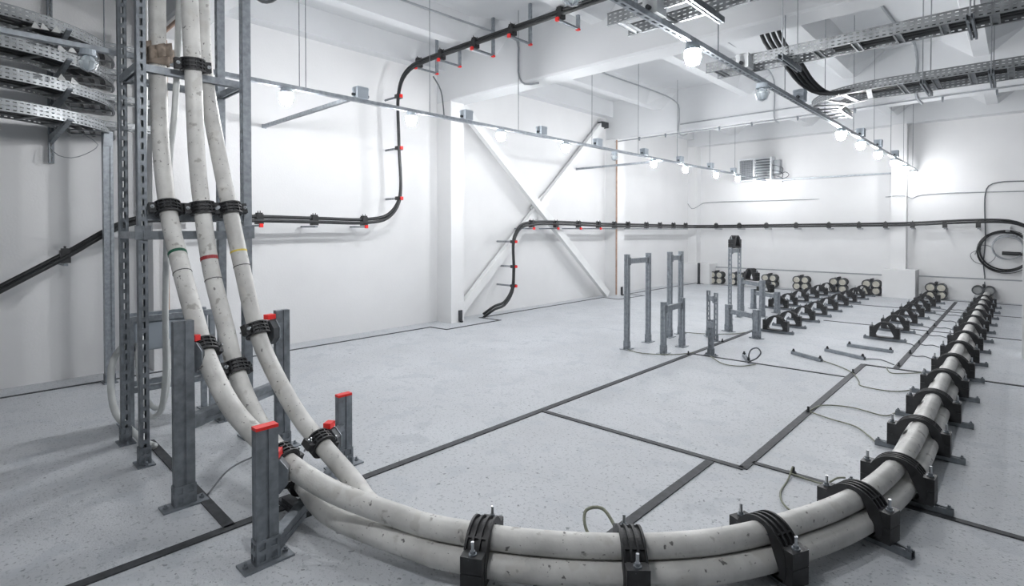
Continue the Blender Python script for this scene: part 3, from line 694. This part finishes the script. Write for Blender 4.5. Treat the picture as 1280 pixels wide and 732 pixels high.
# ================================================================= CEILING TRAYS
def ladder(root, path_n, path_f, z, h, nr, name=''):
    tray_rail(MB(), path_n, z, h, 3, 0.045).build('side_rail', 'tray', root); tray_rail(MB(), path_f, z, h, 3, 0.045).build('side_rail', 'tray', root)
t1 = thing('cable_tray', (-0.5, 3.63, 3.25), 'ladder cable tray under the ceiling nearest the camera', 'cable tray', 'ceiling cable trays')
ladder(t1, [(-2.30, 3.50), (1.6, 3.50)], [(-2.30, 3.80), (1.6, 3.80)], 3.25, 0.09, 0)
t2 = thing('cable_tray', (0, 5.37, 3.25), 'ladder cable tray crossing the ceiling, middle one of three', 'cable tray', 'ceiling cable trays')
ladder(t2, [(-2.28, 5.22), (2.6, 5.22)], [(-2.28, 5.50), (2.6, 5.50)], 3.25, 0.09, 0)
t3 = thing('cable_tray', (0, 7.2, 3.25), 'ladder cable tray with a bend at the light bar, farthest of three', 'cable tray', 'ceiling cable trays')
ladder(t3, [(3.0, 7.03), (-1.05, 7.03)] + arc(-1.05, 7.98, 0.95, -PI/2, -PI, 10)[1:] + [(-2.0, 8.75)], [(3.0, 7.60), (-1.22, 7.60)] + arc(-1.22, 8.10, 0.50, -PI/2, -PI, 8)[1:] + [(-1.72, 8.75)], 3.25, 0.09, 0)
for (t, y0, y1, x0, x1) in ((t1, 3.51, 3.79, -2.2, 1.5), (t2, 5.23, 5.49, -2.18, 2.5), (t3, 7.04, 7.59, -0.95, 2.9)):
    n = int((x1-x0)/0.29)
    for k in range(n+1):
        x = x0+k*0.29
        m = MB().bar((x-0.022, y0, 3.255), (x-0.022, y1, 3.255), 0.012, 0.016); m.bar((x+0.022, y0, 3.255), (x+0.022, y1, 3.255), 0.012, 0.016); m.bar((x, y0, 3.262), (x, y1, 3.262), 0.05, 0.003); m.build('rung', 'tray', t)
for k in range(5):
    a = -PI/2-0.2-k*0.3; MB().bar((-1.20+0.52*math.cos(a), 8.08+0.52*math.sin(a), 3.258), (-1.05+0.94*math.cos(a), 7.98+0.94*math.sin(a), 3.258), 0.05, 0.014).build('rung', 'tray', t3)
for k in range(3): MB().bar((-1.99, 8.1+k*0.25, 3.258), (-1.73, 8.1+k*0.25, 3.258), 0.05, 0.014).build('rung', 'tray', t3)
for (t, y, xs) in ((t1, 3.65, (-1.6, -0.4, 0.9)), (t2, 5.36, (-1.55, -0.28, 1.2)), (t3, 7.32, (-0.75, -0.22, 1.5))):
    for x in xs:
        hbar(t, (x, y-0.28-0.08*(t is t3), 3.225), (x, y+0.28+0.08*(t is t3), 3.225), 0.041, name='hanger_bar', m_='galvd')
        for q in ((-0.34, 0.34) if t is t3 else (-0.22, 0.22)): MB().cyl((x, y+q, 3.2), (x, y+q, 5.0), 0.006, 6).build('hanger_rod', 'conduit', t)
# black cables lying in the ceiling trays
for k, (y, x1) in enumerate([(3.58, 1.5), (3.66, 1.5), (3.73, 1.5)]):
    hose([(-0.9, y, 3.29), (0.2, y, 3.29), (x1, y, 3.29)], 0.028, '%s black cable lying in the nearest ceiling tray' % ['front', 'middle', 'rear'][k], 'cable', 'blackc', 0.4, 'tray_cable', 8, 'black cables in ceiling trays')
for k in range(3):
    y = 5.29+0.07*k
    hose([(2.5, y, 3.29), (0, y, 3.29), (-1.2, y, 3.29)], 0.026, '%s black cable lying in the middle ceiling tray' % ['front', 'middle', 'rear'][k], 'cable', 'blackc', 0.4, 'tray_cable', 8, 'black cables in ceiling trays')
for k in range(4):
    y = 7.10+0.07*k
    hose([(-2.34+0.065*k, 6.86, 4.98), (-2.33+0.065*k, 6.87, 4.15), (-2.24+0.062*k, 6.90, 3.9), (-2.06+0.055*k, 6.95, 3.66), (-1.92+0.045*k, 7.02, 3.44), (-1.74+0.03*k, 7.14+0.03*k, 3.31), (-1.35, y+0.02, 3.285), (-0.8, y, 3.285), (0.5, y, 3.285), (2.9, y, 3.285)], 0.023, '%s of four black cables dropping from the ceiling into the farthest tray' % ['leftmost', 'second', 'third', 'rightmost'][k], 'cable', 'blackc', 0.07, 'tray_cable', 8, 'black cables in ceiling trays')

# ================================================================= BLACK WALL CABLES
def run(pts, off, label): return hose([V(p)+V(off) for p in pts], 0.026, label, 'cable', 'blackc', 0.08, 'wall_cable', 10, 'black cables clipped along the walls')
W1 = [(-7.47, -1.0, 0.35), (-7.47, 0.0, 0.85), (-7.47, 0.41, 1.10), (-7.47, 0.92, 1.42), (-7.47, 1.42, 1.75), (-7.47, 1.68, 1.83), (-7.47, 2.1, 1.845), (-7.45, 2.93, 1.85), (-7.5, 3.84, 1.84), (-7.5, 4.64, 1.84), (-7.5, 5.01, 1.92), (-7.5, 5.23, 2.19), (-7.5, 5.23, 3.12), (-7.5, 5.22, 3.91), (-7.5, 5.32, 4.24), (-7.46, 5.48, 4.44), (-7.25, 5.55, 4.50), (-6.85, 5.57, 4.52), (-5.25, 5.57, 4.52), (-3.89, 5.57, 4.52), (-2.0, 5.57, 4.52), (1.0, 5.57, 4.52)]
run(W1, (0, 0, 0.027), 'upper black cable along the near left wall rising to the ceiling'); run(W1, (0.03, -0.02, -0.027), 'lower black cable along the near left wall rising to the ceiling')
W2 = [(-7.60, 7.25, 0.03), (-7.42, 7.38, 0.19), (-7.42, 7.64, 0.24), (-7.42, 7.87, 0.48), (-7.42, 7.92, 0.9), (-7.42, 7.92, 1.49), (-7.42, 8.11, 1.75), (-7.42, 8.48, 1.83), (-7.42, 11.34, 1.82), (-7.42, 15.75, 1.80), (-7.40, 16.25, 1.80), (-7.05, 16.60, 1.80), (-4.51, 16.60, 1.82), (-2.29, 16.60, 1.84), (-0.18, 16.60, 1.88), (0.10, 16.60, 1.76), (0.6, 16.6, 1.45)]
run(W2, (0, 0, 0.027), 'upper black cable from the braced wall round to the back wall'); run(W2, (0.03, -0.02, -0.027), 'lower black cable from the braced wall round to the back wall')
def wall_clip(p, wall, label, vertical=False, red=True, drop=None):
    """clip bracket: arm from the wall, black clamp block and a red end cap"""
    p = V(p); r = thing('cable_clip', p, label, 'cable clip', 'clips of the black wall cables')
    if wall == 'left': n = V((1, 0, 0)); d = p.x-XL
    elif wall == 'back': n = V((0, -1, 0)); d = YB-p.y
    else: n = V((0, -1, 0)); d = 0.38
    s = n.cross(V((0, 0, 1)))
    if vertical:
        a = p-n*d-s*0.0; b = p+n*0.07; arm_off = s*0.06
        MB().slotted([a, b], (0, 0, 1), 0.035, 0.004, 1, 0.05, 0.028, 0.4).obox((a+b)/2, (b-a)/2, s*0.017, V((0, 0, 0.002))).build('arm', 'galvd', r)
        MB().obox(p, n*0.045, s*0.05, (0, 0, 0.03)).obox(p, n*0.06, s*0.03, (0, 0, 0.018)).build('clamp_block', 'black', r)
        cap = b
    else:
        z = V((0, 0, -0.085)); a = p-n*d+z; b = p+n*0.07+z
        MB().slotted([a, b], s, 0.035, 0.004, 1, 0.05, 0.028, 0.4).bar(a-V((0, 0, 0.012)), b-V((0, 0, 0.012)), 0.036, 0.02).build('arm', 'galvd', r)
        MB().obox(p-V((0, 0, 0.008)), n*0.045, s*0.045, (0, 0, 0.068)).obox(p+V((0, 0, 0.05)), n*0.05, s*0.03, (0, 0, 0.03)).build('clamp_block', 'black', r)
        for q in (-1, 1): MB().cyl(p+n*0.04*q+V((0, 0, 0.05)), p+n*0.04*q+V((0, 0, 0.105)), 0.006, 6).build('bolt', 'strip', r)
        cap = b-V((0, 0, 0.008))
        if wall == 'ceiling':
            MB().bar(a, (a.x, a.y, ZC), 0.041, 0.041, (0, 1, 0)).build('drop_post', 'galv', r)
            MB().obox(a-V((0, 0, 0.02)), s*0.024, n*0.024, (0, 0, 0.012)).build('post_cap', 'red', r)
    if red: MB().obox(cap, n*0.016, s*0.023, (0, 0, 0.025)).build('end_cap', 'red', r)
    return r
cl1 = [((-7.47, 0.92, 1.42), 0, 0), ((-7.46, 2.95, 1.85), 0, 1), ((-7.5, 3.75, 1.84), 0, 0), ((-7.5, 4.57, 1.84), 0, 1)]
lab1 = ['black clip on the sloping cable pair at far left', 'first black clip right of the cable tower with a red cap', 'second black clip right of the cable tower', 'third black clip right of the cable tower, before the bend upward']
for (p, v, rd), l in zip(cl1, lab1): wall_clip(p, 'left', l, False, bool(rd))
for p, l in zip([(-7.5, 5.23, 2.22), (-7.5, 5.23, 3.05), (-7.5, 5.225, 3.90)], ['lowest', 'middle', 'highest']): wall_clip(p, 'left', l+' red tipped clip on the vertical cables left of the braced column', True)
for k, x in enumerate([-7.40, -6.80, -6.01, -5.24, -4.38, -3.5]): wall_clip((x, 5.57, 4.51), 'ceiling', '%s red tipped ceiling bracket from the left under the black cables' % ORD[k+1])
for p, l in zip([(-7.42, 7.92, 0.57), (-7.42, 7.92, 0.96), (-7.42, 7.92, 1.46)], ['lowest', 'middle', 'highest']): wall_clip(p, 'left', l+' red tipped clip on the vertical cables beside the cross brace', True)
for k, y in enumerate([8.47, 9.28, 10.11, 10.92, 11.62, 12.27, 13.22, 13.98, 14.80, 15.59]): wall_clip((-7.42, y, 1.82), 'left', '%s clip along the left wall cable right of the brace bend' % ORD[k+1], False, k < 4)
for k, x in enumerate([-6.90, -6.19, -5.41, -4.61, -3.79, -3.09, -2.51, -1.95, -1.32, -0.71]): wall_clip((x, 16.6, 1.82), 'back', '%s clip from the left along the back wall cable' % ORD[k+1], False, False)

# ================================================================= SLEEVES IN THE BACK WALL
def sleeve(x, z, label, m_='cap'):
    r = thing('duct_sleeve', (x, 16.9, z), label, 'duct sleeve', 'capped duct sleeves in the back wall')
    MB().annulus((x, 16.80, z), (0, 1, 0), 0.082, 0.102, 0.28, 20).build('pipe', 'rubber', r)
    MB().cyl((x, 16.67, z), (x, 16.93, z), 0.083, 20).build('end_cap', m_, r); MB().annulus((x, 16.665, z), (0, 1, 0), 0.083, 0.106, 0.03, 20).build('band', 'dgrey', r)
    return r
gx = [-7.06, -6.30, -5.35, -4.50, -3.58, -2.82, -1.49, -0.61]
gn = ['at the far left by the corner footing', 'behind the tall stand', 'behind the middle stands', 'fourth from the left along the back wall', 'fifth from the left along the back wall', 'just left of the middle footing', 'just right of the middle footing', 'where the white cables enter']
for g, (x, nm) in enumerate(zip(gx, gn)):
    if g == 0: x = -6.93
    for dx in (-0.105, 0.105):
        for z in (0.285, 0.085):
            if g == 7 and z < 0.2 : continue
            sleeve(x+dx, z if z > 0.2 else 0.105, '%s %s capped sleeve of the group %s' % ('upper' if z > 0.2 else 'lower', 'left' if dx < 0 else 'right', nm), 'capgrey' if g == 7 else 'cap')
    tag(MB().box(x-0.02, x+0.02, 16.66, 16.92, 0.385, 0.42).box(x-0.012, x+0.012, 16.68, 16.92, 0.16, 0.385).build('sleeve_bracket', 'strip'), 'small dark bracket on the sleeve group '+nm, 'bracket', 'brackets on the sleeve groups')

# ================================================================= STANDS IN THE MIDDLE
def stand(pa, pb, h, label, zbar=None, w=0.064, slot=False, cleat_on=False, hb=None):
    a = V((*pa, 0)); b = V((*pb, 0)); d = (b-a); L = d.length; d.normalize(); rz = math.atan2(d.y, d.x)
    r = thing('cable_stand', (a+b)/2, label, 'cable stand', 'steel cable stands')
    for p, hh in ((a, h), (b, hb or h)):
        if slot:
            post_channel(MB(), p.x, p.y, 0.01, hh, w*0.7, w*0.4, 'y-', 0.5).build('post', 'galv', r); shoe(r, p.x, p.y, w*0.72, 0.1, rz, (0.15, 0.1), 'galv')
        else:
            heavy = MB(); s = V((-d.y, d.x, 0)); hz = V((0, 0, hh/2-0.004)); c = V((p.x, p.y, hh/2+0.004))
            heavy.obox(c, d*w*0.36, s*w*0.46, hz)
            for q in (-1, 1):
                for e in (-1, 1): heavy.obox(c+d*q*w*0.42+s*e*w*0.29, d*w*0.08, s*w*0.21, hz)
            heavy.build('post', 'galv', r); shoe(r, p.x, p.y, w, 0.12, rz, (0.19, 0.13), 'galv')
    z = V((0, 0, zbar or h-0.10)); p, q = a+d*w*0.4+z, b-d*w*0.4+z
    m = MB().bar(p, q, 0.04, 0.075); t, s, u = frame(d)
    for k in (-1, 1): m.bar(p+s*0.022*k+u*0.022, q+s*0.022*k+u*0.022, 0.006, 0.026); m.bar(p+s*0.022*k-u*0.022, q+s*0.022*k-u*0.022, 0.006, 0.026)
    m.build('crossbar', 'galv', r)
    for e in (p, q): MB().obox(e+s*0.03, d*0.03, s*0.004, u*0.055).build('joint_plate', 'galvd', r)
    return r
stand((-4.07, 6.71), (-4.09, 7.35), 1.35, 'tall portal stand at the far left of the group')
stand((-4.03, 7.92), (-4.03, 8.30), 1.35, 'tall portal stand second from the left of the group', w=0.065)
stand((-3.55, 6.80), (-3.57, 7.40), 0.71, 'low portal stand in front of the two tall ones')
stand((-3.60, 8.38), (-3.38, 8.14), 0.735, 'low stand of slotted posts, set at an angle', slot=True, w=0.075, zbar=0.63)
r = thing('short_post', (-3.03, 7.14, 0), 'single short slotted post standing on the earth strip crossing', 'post')
post_channel(MB(), -3.03, 7.14, 0.01, 0.49, 0.06, 0.05, 'y-').build('post', 'galvd', r); shoe(r, -3.03, 7.14, 0.062, 0.1, 0, (0.16, 0.1), 'galvd'); MB().box(-3.065, -2.995, 7.10, 7.18, 0.38, 0.46).build('clip', 'galv', r)
stand((-3.54, 9.05), (-2.99, 8.76), 0.45, 'low wide stand in front of the empty cleats', zbar=0.34, w=0.085)
stand((-3.97, 10.20), (-3.97, 10.66), 1.37, 'tallest narrow stand with a black cleat on top', zbar=1.30, slot=True, w=0.085)
stand((-4.22, 11.45), (-3.66, 11.02), 0.71, 'medium stand with a black cleat on its crossbar', zbar=0.62, w=0.08)
stand((-4.17, 12.02), (-3.60, 11.72), 0.43, 'low stand behind the medium one, black cleat on it', zbar=0.34, w=0.08)
def stand_cleat(x, y, z, rz, label):
    o = cleat(x, y, rz, label, 'trefoil cleats mounted on stands', z)
    for ch in [c for c in bpy.data.objects if c.parent == o and c.name.startswith('floor_rail')]:
        for g in [c for c in bpy.data.objects if c.parent == ch]: bpy.data.objects.remove(g)
        bpy.data.objects.remove(ch)
    return o
stand_cleat(-3.97, 10.43, 1.31, PI/2, 'black trefoil cleat on top of the tallest stand')
stand_cleat(-3.94, 11.24, 0.64, math.radians(-37), 'black trefoil cleat on the medium stand')
stand_cleat(-3.88, 11.87, 0.36, math.radians(-28), 'black trefoil cleat on the low rear stand')

# ================================================================= AIR UNIT, COIL, CONDUITS
ac = thing('air_conditioner', (-5.8, 16.85, 3.15), 'white air conditioning unit mounted high on the back wall', 'air conditioner')
m = MB().box(-6.28, -5.32, 16.72, YB, 3.17, 3.20).box(-6.28, -5.32, 16.72, YB, 3.80, 3.84).box(-6.28, -6.24, 16.72, YB, 3.20, 3.80).box(-5.36, -5.32, 16.72, YB, 3.20, 3.80).box(-5.84, -5.80, 16.72, YB, 3.20, 3.80); m.build('frame', 'acwhite', ac)
MB().box(-6.24, -5.36, 16.86, YB, 3.2, 3.8).build('backing', 'acdark', ac)
for k in range(14): MB().box(-6.24, -5.84, 16.735, 16.75, 3.22+k*0.0425, 3.235+k*0.0425).build('grille_bar', 'conduit', ac)
for k in range(7): MB().box(-6.20+k*0.055, -6.19+k*0.055, 16.75, 16.762, 3.2, 3.8).build('grille_upright', 'conduit', ac)
for k in range(7): MB().obox((-5.58, 16.76, 3.26+k*0.08), (0.22, 0, 0), (0, 0.035, 0.02), (0, -0.001, 0.004)).build('louvre', 'acwhite', ac)
m = MB().box(-5.30, -5.14, 16.86, YB, 3.35, 3.75); m.build('valve_box', 'conduit', ac)
for k, z in enumerate((3.3, 3.45, 3.6)): MB().tube(spline([(-5.31, 16.8, z), (-5.2, 16.72, z-0.03), (-5.05, 16.85, z-0.1), (-5.1, 17.0, z-0.2)], 0.05), 0.012, 6).build('pipe', 'wirek', ac)
tag(MB().tube(spline([(-5.2, 16.95, 3.3), (-4.98, 16.9, 3.38), (-4.9, 16.92, 3.3), (-5.0, 16.95, 3.22), (-5.3, 17.0, 3.2)], 0.04), 0.01, 6).build('drain_hose', 'wirek', smooth=True), 'thin looped hose beside the air conditioning unit', 'hose')
def ringpts(c, r, n=40, tilt=0.0, ph=0.0): return [V((c[0]+r*math.cos(2*PI*k/n+ph), c[1]+0.02*math.sin(4*PI*k/n+ph), c[2]+r*math.sin(2*PI*k/n+ph))) for k in range(n+1)]
ck = thing('cable_coil', (-0.3, 16.95, 0.72), 'black cable coil hanging on the back wall above the cable entry', 'cable coil')
for k, (dx, dz, rr, th) in enumerate([(0, 0, 0.47, 0.020), (0.02, 0.015, 0.445, 0.018), (-0.01, -0.02, 0.455, 0.018), (0.03, -0.01, 0.50, 0.008)]):
    MB().tube(ringpts((-0.27+dx, 16.97-0.02*k, 1.20+dz), rr, 40, 0, k), th, 8).build('turn', 'blackc', ck, smooth=True)
MB().tube(spline([(-0.30, 16.9, 1.16), (0.0, 16.88, 1.15), (0.35, 16.9, 1.16)], 0.1), 0.045, 10).build('cable_end', 'blackc', ck, smooth=True)
MB().box(-0.25, -0.17, 16.93, YB, 1.66, 1.78).build('hook', 'boxwhite', ck)
cg = thing('cable_coil', (-0.2, 16.9, 1.0), 'smaller grey cable coil hanging inside the black one', 'cable coil')
for k, (dx, dz, rr) in enumerate([(0, 0, 0.27), (0.01, 0.02, 0.285), (-0.01, -0.01, 0.262)]): MB().tube(ringpts((-0.20+dx, 16.90-0.02*k, 1.29+dz), rr, 36, 0, k), 0.014, 8).build('turn', 'conduit', cg, smooth=True)
hose([(-0.78, 16.95, 1.10), (-0.70, 16.95, 1.32), (-0.50, 16.95, 1.30), (-0.42, 16.95, 1.05), (-0.60, 16.95, 0.88), (-0.80, 16.95, 0.95), (-0.86, 16.95, 1.12), (-0.66, 16.95, 1.25)], 0.007, 'thin wire loop dangling left of the black coil', 'wire', 'wirek', 0.05, 'wire_loop', 6)
def conduit(pts, label, r=0.014, m='conduit', sm=True):
    return tag(MB().tube(spline(pts, 0.1) if sm else [V(p) for p in pts], r, 8).build('conduit', m, smooth=True), label, 'conduit', 'thin conduits')
conduit([(-7.88, 16.7, 2.55), (-7.75, 16.72, 2.38), (-7.6, 16.72, 2.42), (-7.5, 17.02, 2.56), (-7.2, 17.02, 2.58), (-5, 17.02, 2.57), (-2.5, 17.02, 2.56), (-2.38, 16.73, 2.56), (-2.14, 16.73, 2.56), (-2.0, 17.02, 2.5), (-1.9, 17.02, 2.56), (0.6, 17.02, 2.58)], 'thin grey conduit sagging across the back wall below the air unit', 0.011)
conduit([(-0.60, 16.90, 0.36), (-0.60, 16.98, 0.6), (-0.63, 17.02, 0.88), (-0.60, 17.02, 1.45), (-0.61, 17.02, 2.55), (-0.55, 17.02, 2.74), (-0.38, 17.02, 2.81), (0.2, 17.02, 2.81), (1.5, 17.02, 2.81)], 'thin dark conduit climbing from the cable entry on the back wall', 0.012, 'wirek')
conduit([(-5.98, 3.2, 4.74), (-5.98, 4.3, 4.74), (-5.96, 6.1, 4.76), (-5.84, 6.31, 4.70), (-5.82, 6.32, 4.45), (-5.80, 6.32, 4.10), (-5.72, 6.36, 4.0), (-5.5, 6.45, 3.99)], 'grey conduit dropping down the first ceiling beam', 0.016)
conduit([(-7.6, 11.93, 3.96), (-4, 11.93, 3.98), (0, 11.93, 4.02), (3, 11.93, 4.02)], 'long thin pipe under the front edge of the second ceiling beam', 0.014)
conduit([(-5.82, 11.93, 4.17), (-3.2, 11.93, 4.18), (2, 11.93, 4.20)], 'thin pipe fixed on the face of the second ceiling beam', 0.014)
conduit([(-5.95, 7.4, 4.76), (-5.93, 9.0, 4.75), (-5.90, 11.7, 4.72), (-5.86, 11.90, 4.62), (-5.85, 11.92, 4.3), (-5.85, 11.92, 3.95), (-5.75, 11.96, 3.90), (-5.66, 11.96, 3.93)], 'grey conduit along the rib and down the second beam', 0.015)
conduit([(-5.94, 8.9, 4.75), (-5.80, 8.85, 4.86), (-5.5, 8.8, 4.96), (-4.7, 8.75, 4.97)], 'short grey conduit branching along the ceiling slab', 0.013)
conduit([(-3.78, 8.5, 4.98), (-3.77, 11.6, 4.97), (-3.75, 11.9, 4.8), (-3.74, 11.92, 4.4), (-3.73, 11.92, 3.97), (-3.66, 11.96, 3.92)], 'grey conduit dropping on the second beam behind the unlit lamp', 0.014)
conduit([(-1.55, 8.0, 4.98), (-1.45, 11.2, 4.98), (-1.38, 11.8, 4.95), (-1.36, 11.92, 4.7), (-1.36, 11.92, 4.04), (-1.28, 11.97, 3.93)], 'grey conduit dropping on the second beam above the farthest tray', 0.022)
for k, x in enumerate([-6.9, -6.2, -4.9, -4.2, -3.3, -2.3, -1.0, -0.3]):
    tag(MB().box(x-0.015, x+0.015, 11.915, 11.96, 3.95, 4.0).box(x-0.012, x+0.012, 11.92, 11.945, 3.91, 3.95).build('pipe_clip', 'galvd'), '%s small pipe clip from the left under the second beam' % ORD[k+1], 'clip', 'pipe clips under the second beam')
# brown pipes on the columns
def bpipe(pts, label, n=10): return tag(MB().tube([V(p) for p in pts], 0.022, n).build('brown_pipe', 'copper'), label, 'pipe', 'brown painted pipes')
bpipe([(-7.47, 11.80, 0.05), (-7.47, 11.80, 3.97)], 'brown vertical pipe on the far braced column')
bpipe([(-7.45, 1.87, 0.2), (-7.45, 1.87, 3.96)], 'brown vertical pipe behind the cable tower')
bpipe([(-7.45, 1.80, 3.98), (-3.0, 1.80, 3.98)], 'brown pipe running under the beam above the cable tower')
conduit([(-4.9, 2.2, 4.6), (-5.0, 2.22, 4.2), (-5.3, 2.3, 4.0), (-5.8, 2.3, 4.1), (-6.2, 2.25, 4.7)], 'thin curved conduit at the top behind the tower', 0.018, 'wirek')
conduit([(-7.5, 5.95, 4.38), (-7.6, 6.2, 4.2), (-7.62, 6.3, 3.7)], 'short dark conduit dropping from the first ceiling bracket', 0.012, 'wirek')
hose([(-7.6, 1.05, 2.80), (-7.6, 1.13, 2.75), (-7.6, 1.24, 2.66), (-7.6, 1.12, 2.54), (-7.6, 1.0, 2.49), (-7.65, 0.90, 2.51), (-7.75, 0.84, 2.6)], 0.005, 'thin wire hanging in a curve below the stacked trays', 'wire', 'conduit', 0.05, 'hanging_wire', 6)

# ================================================================= EARTHING WIRES ON THE FLOOR
def wire(pts, label, m='wire', r=0.006):
    return hose([(x, y, 0.012) if len(q) == 2 else q for q in pts for (x, y) in [q[:2]]], r, label, 'wire', m, 0.018, 'earthing_wire', 6, 'earthing wires on the floor')
wire([(-1.84, 7.80), (-1.60, 7.6), (-1.44, 7.40), (-1.29, 7.01), (-1.24, 6.83), (-1.04, 6.79), (-0.92, 6.84), (-0.82, 7.0)], 'wire looping from a bare rail over the strip to a cleat rail')
wire([(-1.48, 8.28), (-1.31, 8.37), (-1.13, 8.17)], 'short wire from the second bare rail to the strip', 'wirek')
wire([(-1.42, 5.53), (-1.36, 5.82), (-1.15, 5.93), (-0.88, 5.87), (-0.82, 6.03)], 'wire arching from the strip to the third cleat of the straight run')
wire([(-1.42, 5.53), (-1.22, 5.44), (-1.02, 5.38), (-0.89, 5.21), (-0.81, 5.07)], 'wire curving from the strip to the second cleat of the straight run')
wire([(-1.15, 4.03), (-1.02, 4.01), (-0.93, 4.02), (-0.87, 4.11, 0.04), (-0.83, 4.12, 0.05)], 'wire along the cross strip to the first straight cleat')
wire([(-1.13, 4.03, 0.06), (-1.13, 3.95), (-1.10, 3.67), (-1.03, 3.53), (-0.92, 3.45)], 'wire drooping from the cross strip toward the bend')
wire([(-1.18, 7.95), (-1.08, 7.68), (-0.92, 7.83), (-0.83, 7.94)], 'wire loop beside the strip corner near the fifth cleat')
wire([(-1.55, 2.35), (-1.68, 2.36, 0.10), (-1.72, 2.42, 0.16), (-1.66, 2.48, 0.17), (-1.50, 2.42, 0.10)], 'yellow-green wire arch behind the bottom centre cleat', r=0.009)
wire([(-4.00, 6.63), (-3.78, 6.57), (-3.41, 6.78), (-3.25, 7.10)], 'wire from the tall left stand along the floor to the strip')
wire([(-4.0, 8.40), (-3.72, 8.50), (-3.34, 8.86), (-3.28, 9.1)], 'wire on the floor between the slotted stand and low wide stand')
wire([(-3.00, 7.05), (-2.69, 6.75), (-2.51, 6.78), (-2.40, 7.0)], 'wire from the single short post to the loose bar')
wire([(-2.50, 7.08, 0.04), (-2.50, 7.05, 0.10), (-2.47, 7.06, 0.18), (-2.41, 7.10, 0.20), (-2.38, 7.13, 0.14), (-2.42, 7.11, 0.07), (-2.48, 7.06, 0.03), (-2.50, 7.02)], 'small upright wire loop on the loose short bar', 'wirek', 0.009)
wire([(-3.75, 1.15), (-3.95, 1.35, 0.05), (-4.15, 1.62), (-4.25, 1.9)], 'thin wire on the floor behind the tallest front post', 'wirek')
wire([(-3.26, 1.62), (-3.30, 1.72, 0.06), (-3.38, 1.80, 0.05), (-3.46, 1.84)], 'dark wire on the floor under the right cable', 'wirek')
for k, y in enumerate(ys1[5:12]):
    wire([(-1.08, y+0.12), (-1.0, y+0.02), (-0.92, y+0.10), (-0.83, y)], 'short wire from the long strip to the %s straight cleat' % ORD[k+6], 'wirek', 0.006)
for k, y in enumerate(ys2[:6]):
    wire([(-1.10, y-0.25), (-1.16, y-0.12), (-1.20, y-0.10), (-1.235, y)], 'short wire from the long strip to the %s empty cleat' % ORD[k+1], 'wirek', 0.006)
for k, (x, y) in enumerate([(-1.42, 5.53), (-1.42, 7.38), (-1.13, 4.05), (-1.08, 8.15), (-1.08, 9.1), (-1.08, 10.0), (-1.08, 11.0), (-1.08, 12.0), (-3.26, 6.95), (-3.26, 8.1)]):
    tag(MB().cyl((x, y, 0.008), (x, y, 0.055), 0.010, 8).cyl((x, y, 0.008), (x, y, 0.022), 0.02, 6).build('strip_bolt', 'strip'), ['upright bolt with wires on the strip left of the second cleat', 'upright bolt on the strip below the bare rails', 'upright bolt on the cross strip beside the bend', 'first bolt on the strip between cleat rows', 'second bolt on the strip between cleat rows', 'third bolt on the strip between cleat rows', 'fourth bolt on the strip between cleat rows', 'fifth bolt on the strip between cleat rows', 'upright bolt on the long strip by the front stand', 'upright bolt on the long strip by the slotted stand'][k], 'bolt', 'bolts on the earth strips')
